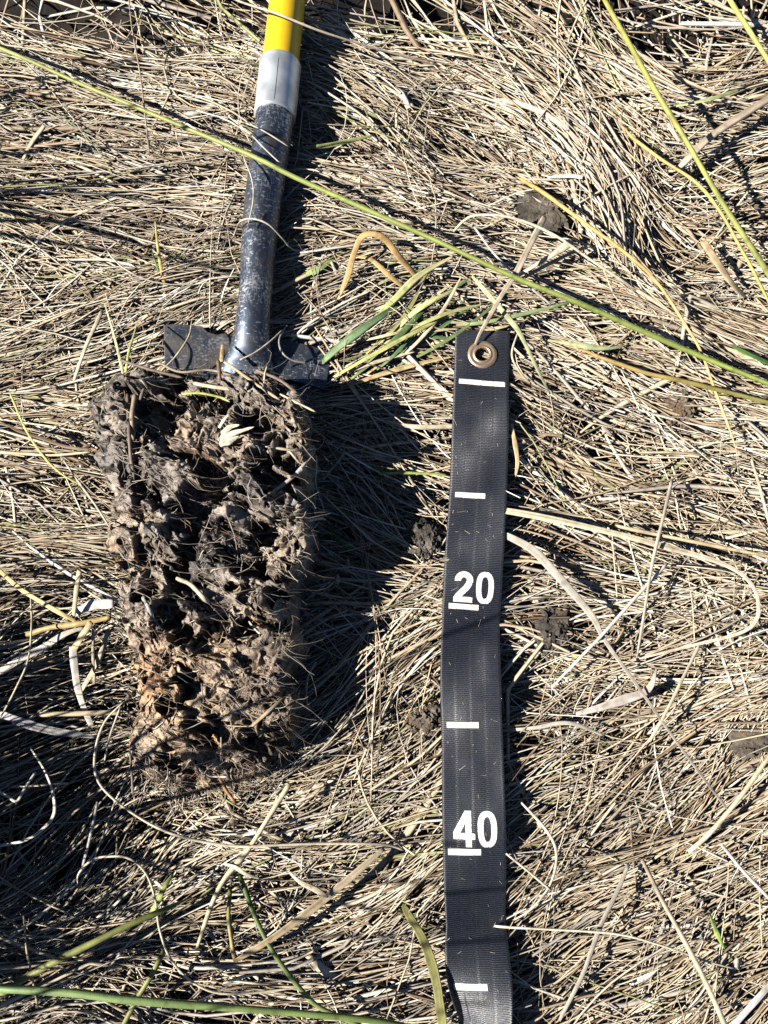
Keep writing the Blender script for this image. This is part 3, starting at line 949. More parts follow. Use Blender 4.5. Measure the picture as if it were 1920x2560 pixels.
# socket
p, vv = ax_slice(250, 958, 120)
wid = np.interp(vv, [250, 400, 521, 640, 694, 740, 781, 820, 850, 880, 905, 930, 958], [.0183, .0176, .0166, .0152, .0149, .0150, .0155, .0166, .0182, .0208, .0235, .0255, .0265])
hei = np.interp(vv, [250, 400, 521, 694, 781, 850, 895, 930, 958], [.0183, .0176, .0166, .0150, .0150, .0145, .0120, .0080, .0050])
ks = np.hanning(7); ks /= ks.sum()
wid = np.convolve(np.pad(wid, 3, 'edge'), ks, 'valid'); hei = np.convolve(np.pad(hei, 3, 'edge'), ks, 'valid')
dent = 1 + .012 * fbm(vv / 60., vv * 0, oct=3, seed=5)
V, Q, T = sweep_geo(p, wid * dent, hei * dent, 48)
V = V + 0.0004 * fbm(V[:, 0] * 60, V[:, 1] * 60, V[:, 2] * 60, oct=3, seed=15)[:, None] * np.array([1, 0, 1])
link('socket', mesh_np('socket', V, Q, True, None, T), M_SOCKET, spade)

def plate(name, outline, thick, parent, mat, zf, bev=.0006):
    """flat steel plate with the given outline (photo points), height zf(u, v) in mm"""
    bm = bmesh.new()
    vs_ = [bm.verts.new(P(u, v, zf(u, v) * 1e-3)) for u, v in outline]
    fc = bm.faces.new(vs_)
    if fc.normal.z < 0:
        fc.normal_flip()
    bmesh.ops.triangulate(bm, faces=[fc])
    for _ in range(3):
        bmesh.ops.subdivide_edges(bm, edges=[e for e in bm.edges if e.calc_length() > .012], cuts=1, use_grid_fill=False)
        bmesh.ops.triangulate(bm, faces=[q for q in bm.faces if len(q.verts) > 3])
    r = bmesh.ops.extrude_face_region(bm, geom=list(bm.faces))
    for q in r['geom']:
        if isinstance(q, bmesh.types.BMVert):
            q.co.z -= thick
    bmesh.ops.recalc_face_normals(bm, faces=bm.faces)
    me = bpy.data.meshes.new(name); bm.to_mesh(me); bm.free()
    o = link(name, me, mat, parent)
    b = o.modifiers.new('edge', 'BEVEL'); b.width = bev; b.segments = 2; b.limit_method = 'ANGLE'; b.angle_limit = math.radians(50)
    return o
zleft = lambda u, v: np.interp(u, [400, 470, 560, 640], [11, 9.5, 5, 3])
zright = lambda u, v: np.interp(u, [620, 700, 740, 825], [3, 3, 1, -4])
plate('tread', [(409, 812), (440, 809), (505, 815), (518, 829), (540, 836), (566, 832), (590, 850), (600, 930), (560, 938), (480, 928), (411, 915)], .003, spade, M_TREAD, zleft)
plate('tread', [(655, 862), (690, 846), (712, 848), (740, 855), (780, 864), (815, 876), (826, 888), (823, 920), (812, 975), (760, 958), (700, 945), (640, 940)], .003, spade, M_SOCKET, zright)
zb = lambda u, v: -2.5 - .012 * max(v - 950, 0) * 0
plate('blade', [(425, 935), (520, 932), (700, 940), (770, 960), (780, 1200), (770, 1450), (740, 1600), (680, 1730), (600, 1790), (520, 1740), (455, 1600), (425, 1400)], .0025, spade, M_SOCKET, lambda u, v: -9.0)

# ------------------------------------------------------------------ measuring strap
strap_o = empty('measuring_strap', (0, 0, 0), 'black webbing measuring strap with white marks, 20 and 40, and an eyelet', 'measuring strap')
ys = np.linspace(TAPE_TOP, _tp[-2, 1], 4000)
cxs, czs = tape_center(ys)
def smooth1(a, k):
    ker = np.hanning(k); ker /= ker.sum()
    pad = np.concatenate([2 * a[0] - a[1:k // 2 + 1][::-1], a, 2 * a[-1] - a[-k // 2:-1][::-1]])
    return np.convolve(pad, ker, 'same')[k // 2:k // 2 + len(a)]
cxs, czs = smooth1(cxs, 401), smooth1(czs, 301)
line = np.stack([cxs, ys, czs], -1)
arc = np.r_[0, np.cumsum(np.linalg.norm(np.diff(line, axis=0), axis=1))]
s_mark0 = np.interp(-MARK0, -ys, arc)
PITCH = .00150
def strap_pt(s, t, lift=0.0, groove=1.0):
    """point on the strap: s metres along, t metres across"""
    s = np.asarray(s, float); t = np.asarray(t, float)
    x = np.interp(s, arc, cxs); y = np.interp(s, arc, ys); z = np.interp(s, arc, czs)
    e = 1e-3
    tx = (np.interp(s + e, arc, cxs) - np.interp(s - e, arc, cxs)); ty = (np.interp(s + e, arc, ys) - np.interp(s - e, arc, ys))
    l = np.hypot(tx, ty) + 1e-12
    sxn, syn = -ty / l, tx / l          # to the right when walking down the photo (y falling)
    ro = np.interp(-y, -ry[::1], rv_)
    panel = np.floor((t + .025) / .0121)
    ph = np.where(panel % 2 == 0, 0.0, np.pi)
    rib = np.sin(2 * np.pi * s / PITCH + ph)
    th = np.sin(2 * np.pi * t / .00085 + np.floor(s / PITCH) * np.pi)
    relief = .00026 * rib + .00005 * th - groove * .00007 * np.exp(-(((t + .025) / .0121 - np.round((t + .025) / .0121)) / .035) ** 2)
    edge = np.clip((np.abs(t) - .0235) / .0015, 0, 1)
    wavy = .0012 * np.sin(s * 60 + t * 70) + .0009 * vnoise(s * 55, t * 50, seed=3)
    zz = z + t * np.sin(ro) + relief - .0006 * edge ** 2 + wavy + lift
    return np.stack([x + sxn * t * np.cos(ro), y + syn * t * np.cos(ro), zz], -1), (rib * .5 + .5)
send = arc[-1]
NS, NT = int(send / PITCH * 4.5), 45
S_, T_ = np.meshgrid(np.linspace(0, send, NS), np.linspace(-.025, .025, NT), indexing='ij')
# slightly ragged cut end
S0 = S_ + (1 - S_ / send) * np.exp(-S_ / .003) * .0009 * vnoise(T_ * 900, T_ * 0, seed=2)
TOPS, CREST = strap_pt(S0, T_)
BOT = TOPS.copy(); BOT[..., 2] -= .0016
V = np.vstack([TOPS.reshape(-1, 3), BOT.reshape(-1, 3)])
nt_ = NS * NT
i = (np.arange(NS - 1)[:, None] * NT + np.arange(NT - 1)[None, :]).ravel()
qt = np.stack([i, i + NT, i + NT + 1, i + 1], -1)
hs, ht = np.interp(-P(1206, 886, .007)[1], -ys, arc), 0.0
cen_s = S_.ravel()[qt].mean(1); cen_t = T_.ravel()[qt].mean(1)
keep = np.hypot(cen_s - hs, cen_t - ht) > .0075
qt = qt[keep]
qb = qt[:, ::-1] + nt_
r = np.arange(NS - 1) * NT
e1 = np.stack([r, r + nt_, r + NT + nt_, r + NT], -1)
r2 = r + NT - 1
e2 = np.stack([r2, r2 + NT, r2 + NT + nt_, r2 + nt_], -1)
c = np.arange(NT - 1)
e3 = np.stack([c, c + 1, c + 1 + nt_, c + nt_], -1)
e4 = np.stack([c, c + nt_, c + 1 + nt_, c + 1], -1) + (NS - 1) * NT
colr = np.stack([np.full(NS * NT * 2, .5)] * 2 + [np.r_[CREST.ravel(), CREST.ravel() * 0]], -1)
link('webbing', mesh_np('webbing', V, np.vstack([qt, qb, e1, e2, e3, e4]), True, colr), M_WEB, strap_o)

# eyelet (lathe)
prof = [(.0063, -.0022), (.0062, .0004), (.0065, .0016), (.0071, .0021), (.0079, .0020), (.0084, .0013), (.0089, .0010), (.0100, .0014), (.0112, .0015), (.0124, .0011), (.0132, .0004), (.0135, -.0004), (.0131, -.0008)]
hc = strap_pt(np.array(hs), np.array(ht))[0]
NA = 64
aa = np.arange(NA) / NA * 2 * np.pi
V = np.array([[hc[0] + r_ * math.cos(a), hc[1] + r_ * math.sin(a), hc[2] + z_ + .0004] for r_, z_ in prof for a in aa])
i = np.arange(len(prof) - 1)[:, None] * NA; k = np.arange(NA)[None, :]; k2 = (k + 1) % NA
Q = np.stack([i + k, i + NA + k, i + NA + k2, i + k2], -1).reshape(-1, 4)
link('eyelet', mesh_np('eyelet', V, Q[:, ::-1]), M_BRASS, strap_o)

def printed(name, inside, s0, s1, t0, t1, cell=.00028):
    """ink on the webbing: cells of the (across, along) box that lie inside the shape"""
    ns, ntt = int((s1 - s0) / cell) + 1, int((t1 - t0) / cell) + 1
    S, T = np.meshgrid(np.linspace(s0, s1, ns), np.linspace(t0, t1, ntt), indexing='ij')
    pts, _ = strap_pt(S, T, .00016, 0.0)
    i = (np.arange(ns - 1)[:, None] * ntt + np.arange(ntt - 1)[None, :]).ravel()
    q = np.stack([i, i + ntt, i + ntt + 1, i + 1], -1)
    cs = S.ravel()[q].mean(1); ct = T.ravel()[q].mean(1)
    wob = .00010 * vnoise(cs * 4000, ct * 4000, seed=8)
    q = q[inside(ct + wob, cs + wob)]
    return link(name, mesh_np(name, pts.reshape(-1, 3), q), M_PRINT, strap_o)
MARKS = [(0, -.0205, .0213), (10, -.0200, .0062), (20, -.0198, .0058), (30, -.0205, .0056), (40, -.0210, .0048), (50, -.0205, .0055)]
MS = {}
for (cm, a, b), vpx in zip(MARKS, (956, 1239, 1518, 1813, 2130, 2468)):
    uc = np.interp(vpx, TAPE_V, TAPE_U)
    yy = P(uc, vpx, np.interp(vpx, TAPE_V, TAPE_Z) + .001)[1]
    s = np.interp(-yy, -ys, arc); MS[cm] = s
    o = printed('scale_mark', lambda t, s_: np.ones_like(t, bool), s - .0023, s + .0023, a, b)

def seg_d(x, y, a, b):
    dx, dy = b[0] - a[0], b[1] - a[1]
    t = np.clip(((x - a[0]) * dx + (y - a[1]) * dy) / (dx * dx + dy * dy), 0, 1)
    return np.hypot(x - a[0] - t * dx, y - a[1] - t * dy)
def d0(x, y):
    y = y - 1.33
    return ((np.abs(x) / .76) ** 2.5 + (np.abs(y) / 1.36) ** 2.5 < 1) & ((np.abs(x) / .30) ** 2.4 + (np.abs(y) / .92) ** 2.4 > 1)
def d2(x, y):
    ins = (x > -.82) & (x < .80) & (y > 0) & (y < .46)
    pl = [(.50, 1.80), (.44, 1.55), (.25, 1.25), (-.05, .93), (-.38, .58), (-.56, .28)]
    an = np.radians(np.linspace(-5, 178, 14))
    arcp = [(.02 + .51 * math.cos(a), 1.86 + .52 * math.sin(a)) for a in an]
    for a, b in zip(pl[:-1], pl[1:]):
        ins |= (seg_d(x, y, a, b) < .26) & (y > 0)
    for a, b in zip(arcp[:-1], arcp[1:]):
        ins |= seg_d(x, y, a, b) < .265
    return ins & ((y > 1.80) | (x > -.25) | (y < 1.3)) & (x > -.84)
def d4(x, y):
    ins = (x > .10) & (x < .58) & (y > 0) & (y < 2.66)
    ins |= (x > -.84) & (x < .84) & (y > .55) & (y < 1.0)
    ins |= (seg_d(x, y, (.32, 2.60), (-.66, .90)) < .24) & (y < 2.66) & (y > .55) & (x > -.84)
    return ins
for cm, dg in ((20, d2), (40, d4)):
    base = MS[cm] - .0023 - .0014
    def num(t, s, dg=dg, base=base):
        h = (base - s) * 100; x = t * 100
        return dg(x + .80, h) | d0(x - 1.02, h)
    printed('numeral', num, base - .0272, base, -.0170, .0185)

# ------------------------------------------------------------------ clods of soil in the grass
def lump(co, seed, flat_top=9.0):
    wq = co + .35 * np.stack([fbm(co[:, 0] * 2 + q_, co[:, 1] * 2, co[:, 2] * 2, oct=2, seed=seed + 20 + q_) for q_ in range(3)], -1)
    d = .92 + .42 * fbm(wq[:, 0] * 1.5 + seed, wq[:, 1] * 1.5, wq[:, 2] * 1.5, oct=2, seed=seed) + .20 * fbm(wq[:, 0] * 5, wq[:, 1] * 5, wq[:, 2] * 5, oct=5, seed=seed + 3, gain=.68)
    o = co * d[:, None]
    o[:, 2] = np.where(o[:, 2] > flat_top, flat_top + (o[:, 2] - flat_top) * .25, o[:, 2])
    return o
def ico(sub):
    bm = bmesh.new(); bmesh.ops.create_icosphere(bm, subdivisions=sub, radius=1)
    co = np.array([q.co[:] for q in bm.verts]); fc = np.array([[q.index for q in f_.verts] for f_ in bm.faces]); bm.free()
    return co, fc
ICO5, ICO3 = ico(5), ico(2)
def clod(u, v, z, rx, ry_, rz, seed, label):
    """a broken clod: one or two main lumps with crumbs and straw bits pressed round them"""
    g = np.random.default_rng(seed)
    base = P(u, v, z)
    V, F, o = [], [], 0
    co = lump(ICO5[0], seed, .45) * np.array([rx, ry_, rz]) * (.95 if seed == 1 else .75) + base
    V.append(co); F.append(ICO5[1]); o += len(co)
    for k in range(70):
        a, q = g.uniform(0, 6.28), g.uniform(.3, 1.25)
        sz = np.clip(g.lognormal(math.log(.0019), .5), .0007, .0055)
        c = ICO3[0] * g.uniform(.45, 1.25, (len(ICO3[0]), 1)) * sz * g.uniform(.5, 1.4, 3) + base + np.array([math.cos(a) * q * rx, math.sin(a) * q * ry_, (1 - q) * rz * .6])
        V.append(c); F.append(ICO3[1] + o); o += len(c)
    me = mesh_np('soil_clod', np.vstack(V), np.zeros((0, 4), int), False, None, np.vstack(F))
    return tag(link('soil_clod', me, M_CLOD), label, 'soil clod', 'clods of soil in the grass')
clod(1358, 530, -.012, .023, .027, .020, 1, 'largest grey soil clod, under the orange stem above the eyelet')
clod(1060, 1350, .001, .011, .018, .011, 2, 'small crumbly soil clod just beside the strap, between strap and soil slab')
clod(1375, 1572, -.006, .021, .022, .014, 3, 'dark soil clod beside the numeral 20 end of the strap, under the split grey leaf')
clod(1700, 1018, -.008, .013, .019, .012, 4, 'dark soil clod below the end of the long green rush stem')
clod(1880, 1855, -.014, .022, .018, .014, 5, 'flat brown soil clod at the edge of the picture below the grey stalk')
clod(1060, 1800, -.008, .012, .013, .010, 6, 'small grey soil clod beside the strap between marks thirty and forty')
clod(1540, 1655, -.008, .010, .009, .008, 7, 'little brown soil clod by the pale straight straw')

# ------------------------------------------------------------------ single stems and leaves
def T(name, label, cat, pts, width, col, flat=1.0, **kw):
    z0 = kw.pop('z', None)
    pp = []
    for p in pts:
        pp.append(p if len(p) == 3 else (p[0], p[1], z0))
    if name in ('dry_straw', 'broad_leaf'):
        col = tuple(.86 * c for c in col)
        width = np.asarray(width, float) * .88
    return tag(stem(name, pp, width, col, flat, **kw), label, cat)

# green rushes
T('rush', 'long olive green rush stem crossing the spade socket and whole picture diagonally', 'rush', [(-260, 20, 5), (0, 120, 52), (230, 222, 60), (613, 382, 62), (745, 447, 60), (1065, 590, 50), (1290, 695, 45), (1447, 758, 40), (1712, 874, 30), (1960, 975, 18), (2200, 1070, 0)],
  [9, 10, 11, 12, 12, 13, 14, 14, 13, 12, 10], (.30, .31, .10), col2=(.17, .23, .045), n=90, taper=(.8, .5), sides=12)
T('rush', 'yellowish green rush running steeply down from the top edge at upper right', 'rush', [(1440, -140, 0), (1512, 0, 45), (1567, 98, 55), (1631, 214, 60), (1706, 336, 55), (1770, 446, 48), (1822, 532, 40), (1920, 683, 28), (2010, 840, 0)], 13, (.30, .27, .06), col2=(.22, .25, .07), n=60, sides=10)
T('rush', 'short yellow green rush cutting across the top right corner', 'rush', [(1760, -110, 0), (1825, 0, 25), (1880, 87, 30), (1935, 175, 25), (2010, 300, 0)], 13, (.36, .36, .10), n=30, sides=10)
T('rush', 'rush stem brown at the tip then green, ending at the edge below the long rush', 'rush', [(1440, 868, 4), (1500, 893, 12), (1539, 907, 15), (1620, 934, 20), (1712, 954, 22), (1920, 1006, 15), (2080, 1050, -5)], [6, 10, 12, 12, 12, 11, 10], (.35, .22, .07), col2=(.16, .20, .05), n=40, taper=(.3, 1))
T('orange_rush', 'orange stem running from the grey clod down past the long rush', 'stem', [(1290, 442, 6), (1307, 451, 14), (1365, 486, 20), (1458, 555, 26), (1562, 631, 28), (1643, 706, 24), (1712, 810, 20), (1753, 880, 18), (1793, 991, 14), (1828, 1084, 10), (1851, 1160, 3)], [5, 10, 11, 10, 9, 8, 8, 7, 7, 6, 4], (.62, .34, .09), col2=(.58, .40, .18), n=60, taper=(.3, .3))
T('orange_rush', 'orange stem turning green beside the steep rush at upper right', 'stem', [(1560, 320, 2), (1585, 347, 10), (1654, 399, 18), (1741, 457, 22), (1799, 527, 24), (1845, 608, 22), (1886, 683, 18), (1940, 790, 5)], [6, 9, 9, 9, 9, 9, 8, 7], (.62, .40, .14), col2=(.26, .30, .08), n=50, taper=(.3, 1))
T('rush', 'thick green rush lying flat along the bottom left edge', 'rush', [(-160, 2460, 4), (0, 2471, 30), (174, 2482, 38), (324, 2500, 40), (498, 2514, 38), (694, 2529, 34), (960, 2555, 26), (1100, 2590, 4)], [16, 17, 17, 16, 15, 14, 12, 9], (.16, .24, .09), col2=(.15, .20, .05), n=50, sides=10)
T('rush', 'dull olive rush rising from the bottom left corner over the dark hollow', 'rush', [(-40, 2520, 5), (29, 2468, 20), (116, 2416, 28), (231, 2358, 30), (324, 2312, 26), (405, 2277, 18), (480, 2242, 6)], [15, 15, 15, 15, 14, 12, 8], (.22, .22, .07), col2=(.15, .17, .04), n=40, taper=(1, .3))
T('rush', 'dark green rush curving down to the bottom edge between slab and strap', 'rush', [(600, 2190, -6), (613, 2225, 0), (637, 2289, 8), (677, 2370, 14), (729, 2445, 16), (793, 2514, 14), (891, 2560, 10), (1000, 2620, 0)], 11, (.06, .11, .03), col2=(.26, .30, .10), n=40)
T('rush', 'short brownish green stem standing beside the folded brown leaf', 'rush', [(575, 2225, -4), (572, 2295, 5), (582, 2370, 9), (588, 2402, 8)], 10, (.17, .19, .05), col2=(.34, .25, .10), n=20)
T('rush', 'olive stem leaving the bottom edge below the dark hollow', 'rush', [(290, 2600, 0), (310, 2560, 6), (347, 2491, 10), (382, 2433, 12), (411, 2375, 6)], 12, (.22, .23, .08), n=24)
T('green_sprig', 'short bright green blade above the olive rush at lower left', 'grass blade', [(376, 2290, 4), (398, 2245, 12), (413, 2215, 13), (432, 2185, 8)], [14, 13, 10, 5], (.28, .33, .09), .2)
T('broad_leaf', 'olive leaf with tan edges beside the strap end at the bottom', 'leaf', [(1005, 2255, -4), (1018, 2283, 2), (1058, 2352, 8), (1087, 2439, 10), (1100, 2515, 9), (1110, 2600, 4)], [8, 17, 22, 24, 23, 20], (.19, .18, .06), .22, n=40, vee=.35, taper=(.15, 1))
# brown folded leaf and straws at the bottom
T('broad_leaf', 'long folded brown leaf slanting up towards the strap at the bottom', 'leaf', [(588, 2402, 10), (640, 2370, 13), (694, 2335, 15), (760, 2287, 16), (810, 2248, 15), (880, 2190, 12), (960, 2121, 4)], [10, 16, 19, 20, 20, 18, 12], (.36, .26, .15), .3, col2=(.46, .38, .26), n=40, vee=.2)
T('dry_straw', 'thick tan straw stalk with a frayed joint below the soil slab', 'straw', [(724, 1960, 26), (680, 2030, 22), (631, 2109, 19), (600, 2150, 18), (560, 2200, 16), (528, 2265, 13), (492, 2372, 3)], [13, 13, 12, 16, 13, 12, 9], (.60, .50, .32), n=44, sides=10)
T('broad_leaf', 'torn pale leaf scrap at the frayed straw joint', 'leaf', [(560, 2160, 18), (588, 2168, 21), (615, 2185, 19), (650, 2197, 14)], [4, 12, 10, 3], (.62, .54, .40), .25)
T('broad_leaf', 'short pale flat leaf lying over the folded brown leaf', 'leaf', [(722, 2180, 14), (750, 2205, 21), (790, 2225, 22), (820, 2243, 18)], [5, 9, 14, 6], (.55, .47, .34), .25)
T('dry_straw', 'thin pale straw looping round the lower left corner of the soil slab', 'straw', [(1010, 2125, 2), (960, 2112, 8), (810, 2109, 16), (690, 2113, 20), (579, 2115, 22), (434, 2086, 24), (324, 2028, 28), (249, 1959, 32), (237, 1889, 34), (260, 1808, 36), (307, 1756, 44)], 7, (.64, .55, .40), n=70, taper=(1, .5))
T('dry_straw', 'pale curled straw arching over the dark hollow at lower left', 'straw', [(194, 2212, 2), (197, 2184, 8), (231, 2150, 16), (278, 2141, 22), (324, 2147, 24), (365, 2184, 24), (388, 2248, 22), (399, 2323, 18), (428, 2399, 16), (492, 2462, 14), (579, 2485, 10), (752, 2468, 2)], 6, (.62, .53, .38), n=80, taper=(.4, .4))
T('dry_straw', 'white hooked straw at the edge beside the dark hollow', 'straw', [(75, 1868, -8), (116, 1936, 4), (136, 2005, 10), (127, 2051, 12), (69, 2098, 8), (-20, 2118, -4)], [4, 7, 9, 9, 8, 6], (.70, .63, .50), .6, n=40)
T('dry_straw', 'white bent straw crossing below the hooked straw base', 'straw', [(90, 1930, -10), (60, 1975, 0), (42, 2004, 4), (20, 1992, 2), (-20, 1970, -8)], 7, WHITE, .6, n=24)
T('dry_straw', 'short grey straw standing in the dark hollow', 'straw', [(244, 2005, -2), (226, 2090, 6), (207, 2165, -4)], 8, GREY, .7)
T('dry_straw', 'pale straw lying level across the dark hollow', 'straw', [(30, 1968, -14), (100, 1963, -8), (172, 1958, -14)], 6, PALE, .7)
T('dry_straw', 'long thin straw curving up the far side of the bottom left hollow', 'straw', [(60, 2290, -8), (66, 2370, 6), (80, 2440, 10), (95, 2520, 0)], 6, TAN, .8)
# broken reed leaves beside the slab
T('broad_leaf', 'wide weathered leaf with shadow stripes reaching the left edge beside the slab', 'leaf', [(-60, 1700, 8), (0, 1678, 14), (54, 1646, 18), (108, 1619, 20), (158, 1587, 22), (212, 1568, 20)], [18, 21, 21, 21, 17, 8], (.62, .56, .46), .16, n=30)
T('broad_leaf', 'wide pale leaf hanging straight down beside the slab with dark shadow bars', 'leaf', [(183, 1616, 20), (187, 1664, 18), (194, 1714, 12), (206, 1759, 2), (229, 1815, -14)], [19, 21, 20, 20, 18], (.68, .62, .52), .16, n=26)
T('dry_straw', 'short upright cream stalk stub beside the middle of the slab', 'straw', [(199, 1427, 46), (192, 1474, 36), (184, 1542, 22)], [15, 14, 12], (.66, .54, .34), .55)
T('broad_leaf', 'yellow brown leaf reaching the slab from the left edge', 'leaf', [(-40, 1390, 4), (0, 1427, 12), (54, 1474, 20), (136, 1524, 26), (196, 1557, 24)], [9, 12, 13, 13, 9], (.58, .44, .19), .3, n=26)
T('broad_leaf', 'brown and yellow rolled stalk pointing into the slab', 'leaf', [(66, 1588, 14), (126, 1569, 20), (194, 1560, 25), (277, 1543, 26)], [14, 14, 16, 12], (.46, .33, .13), .55, n=24)
T('broad_leaf', 'broad white leaf piece tucked against the slab', 'leaf', [(184, 1536, 16), (226, 1515, 20), (284, 1509, 22)], [20, 27, 27], (.72, .68, .64), .14)
T('dry_straw', 'tan hollow stalk lying level against the lower slab', 'straw', [(100, 1786, 8), (181, 1784, 10), (300, 1781, 12)], 14, (.56, .45, .28), .8, sides=10)
T('broad_leaf', 'wide grey leaf running in from the left edge below the tan stalk', 'leaf', [(-50, 1765, -12), (0, 1784, -6), (68, 1809, -4), (136, 1827, -4), (240, 1842, -8)], [20, 22, 23, 22, 10], (.52, .49, .46), .15, n=26)
T('broad_leaf', 'narrow tan leaf slanting behind the shadow barred leaf', 'leaf', [(273, 1575, 14), (244, 1655, 6), (204, 1725, -8)], [14, 16, 13], (.56, .46, .31), .2)
T('broad_leaf', 'short folded tan leaf joining the leaf bundle beside the slab', 'leaf', [(228, 1555, 27), (205, 1590, 25), (184, 1624, 22)], [14, 20, 19], (.54, .42, .24), .25)
T('dry_straw', 'thin hanging straw between the tan leaves beside the slab', 'straw', [(233, 1575, 22), (233, 1650, 12), (236, 1708, -4)], [8, 8, 10], (.56, .47, .33), .5)
T('dry_straw', 'long thin straw bowing upward along the left edge', 'straw', [(-30, 1830, 4), (0, 1795, 14), (40, 1720, 28), (70, 1650, 34), (79, 1560, 34), (77, 1490, 18)], 5, PALE, n=34)
T('brown_sprig', 'dark brown blade pointing into the upper slab', 'grass blade', [(20, 1062, 6), (45, 1077, 14), (113, 1099, 22), (163, 1117, 26), (228, 1126, 30)], [5, 8, 9, 9, 7], (.15, .09, .05), .4, n=24)
T('dry_straw', 'tan stalk running level from the left edge into the upper slab', 'straw', [(-60, 1128, 2), (0, 1131, 10), (68, 1135, 16), (136, 1138, 22), (226, 1130, 30)], [10, 10, 9, 8, 6], (.58, .45, .27), n=24)
T('green_sprig', 'thin yellow green blade slanting beside the upper slab', 'grass blade', [(26, 985, 4), (63, 1072, 16), (108, 1140, 22), (149, 1181, 24), (205, 1215, 22)], [5, 6, 6, 5, 4], (.46, .46, .15), .6, n=24)
T('dry_straw', 'pale straw slanting down onto the side of the slab', 'straw', [(160, 1152, 8), (199, 1208, 24), (235, 1257, 40), (273, 1316, 56)], [5, 6, 6, 5], (.56, .48, .36))
T('dry_straw', 'grey straw in front of the slab at its lower corner', 'straw', [(300, 1770, 46), (275, 1840, 36), (262, 1900, 24)], 5, (.55, .48, .38))
# right of the strap
T('broad_leaf', 'long broad pale leaf starting at the strap and hooking round at the edge', 'leaf', [(1225, 1272, -2), (1267, 1278, 9), (1336, 1290, 13), (1446, 1313, 15), (1568, 1342, 17), (1683, 1373, 18), (1770, 1397, 20), (1816, 1414, 22), (1863, 1443, 25), (1892, 1489, 26), (1892, 1547, 24), (1851, 1582, 20), (1741, 1611, 14), (1588, 1649, 4)], [14, 19, 20, 21, 20, 18, 15, 13, 12, 11, 10, 9, 8, 5], (.64, .55, .37), .25, col2=(.50, .44, .36), n=90, vee=.12)
T('dry_straw', 'straight tan straw beside the hooked leaf reaching the edge', 'straw', [(1540, 1313, 10), (1568, 1321, 18), (1712, 1350, 22), (1920, 1391, 20), (2040, 1415, 4)], [8, 11, 11, 10, 8], (.58, .47, .28), n=26)
T('broad_leaf', 'long split grey leaf running from the strap down to a thin dark end', 'leaf', [(1235, 1325, -3), (1267, 1339, 7), (1330, 1373, 12), (1382, 1425, 15), (1423, 1472, 18), (1481, 1541, 20), (1515, 1605, 20), (1602, 1727, 18), (1683, 1843, 16), (1764, 1953, 12), (1826, 2034, 2)], [12, 18, 22, 24, 24, 18, 11, 9, 8, 7, 5], (.40, .36, .30), .3, n=80, vee=.2)
T('dry_straw', 'straight white straw slanting across the split grey leaf', 'straw', [(1668, 1408, 14), (1590, 1493, 22), (1516, 1576, 25), (1450, 1645, 18), (1380, 1718, 2)], [10, 10, 9, 8, 7], WHITE, .7, n=26)
T('dry_straw', 'upright grey straw crossing over the hooked pale leaf', 'straw', [(1680, 1200, 8), (1657, 1298, 22), (1631, 1408, 24), (1614, 1512, 20), (1592, 1645, 6)], [10, 10, 9, 8, 6], (.46, .40, .31), .7, n=26)
T('broad_leaf', 'boat shaped pale lavender leaf with upturned tip at lower right', 'leaf', [(1440, 1785, 4), (1500, 1768, 8), (1560, 1748, 10), (1605, 1733, 12), (1628, 1712, 14), (1641, 1670, 14)], [8, 22, 26, 22, 15, 4], (.48, .42, .37), .22, n=30, vee=.15)
T('broad_leaf', 'grey blade lying level beside the thirty mark of the strap', 'leaf', [(1245, 1828, -2), (1336, 1820, 6), (1423, 1808, 9), (1512, 1840, 4)], [8, 11, 12, 6], (.44, .40, .34), .35, n=24)
T('dry_straw', 'long thin pale straw leaving the strap level near the bottom', 'straw', [(1230, 2314, -2), (1267, 2318, 12), (1365, 2323, 16), (1539, 2335, 18), (1654, 2364, 16), (1770, 2404, 10), (1838, 2422, 2)], [6, 6, 6, 6, 5, 5, 4], (.64, .56, .42), n=36)
T('dry_straw', 'grey brown stalk running down to the bottom edge at lower right', 'straw', [(1606, 2150, 2), (1654, 2248, 14), (1718, 2364, 18), (1770, 2468, 16), (1811, 2560, 12), (1840, 2640, 0)], [9, 12, 12, 13, 13, 12], (.34, .28, .22), .6, col2=(.52, .43, .29), n=34)
T('dry_straw', 'pale flat straw in the bottom right corner', 'straw', [(1980, 2405, 2), (1920, 2468, 14), (1838, 2560, 10), (1790, 2620, 0)], 14, (.58, .55, .52), .35, n=20)
T('dry_straw', 'pale straw slanting off the edge above the bottom right corner', 'straw', [(1805, 2112, 4), (1860, 2180, 14), (1925, 2248, 14), (1990, 2320, 0)], 9, (.60, .56, .50), .6, n=20)
T('dry_straw', 'curled straw bowed like a hook beside the forty mark', 'straw', [(1303, 2006, 2), (1365, 2075, 16), (1391, 2132, 20), (1377, 2208, 18), (1330, 2271, 12), (1282, 2302, 2)], [5, 8, 7, 6, 5, 4], (.58, .50, .38), .6, n=36)
T('dry_straw', 'short straight straw leaving the strap below the forty mark', 'straw', [(1245, 2115, -2), (1267, 2135, 10), (1320, 2178, 18), (1376, 2225, 18)], 6, (.60, .52, .39), n=16)
T('broad_leaf', 'grey flat straw slanting down through the shaded grass at lower right', 'leaf', [(1572, 2160, 6), (1539, 2237, 12), (1498, 2323, 12), (1458, 2433, 8), (1398, 2552, 2)], [8, 12, 13, 12, 8], (.40, .36, .30), .3, n=28)
T('dry_straw', 'thick tan straw slanting in from the edge above the curled grass', 'straw', [(1990, 1800, 2), (1920, 1895, 14), (1863, 1976, 16), (1782, 2075, 12), (1722, 2130, 2)], 12, (.58, .49, .33), .8, n=24)
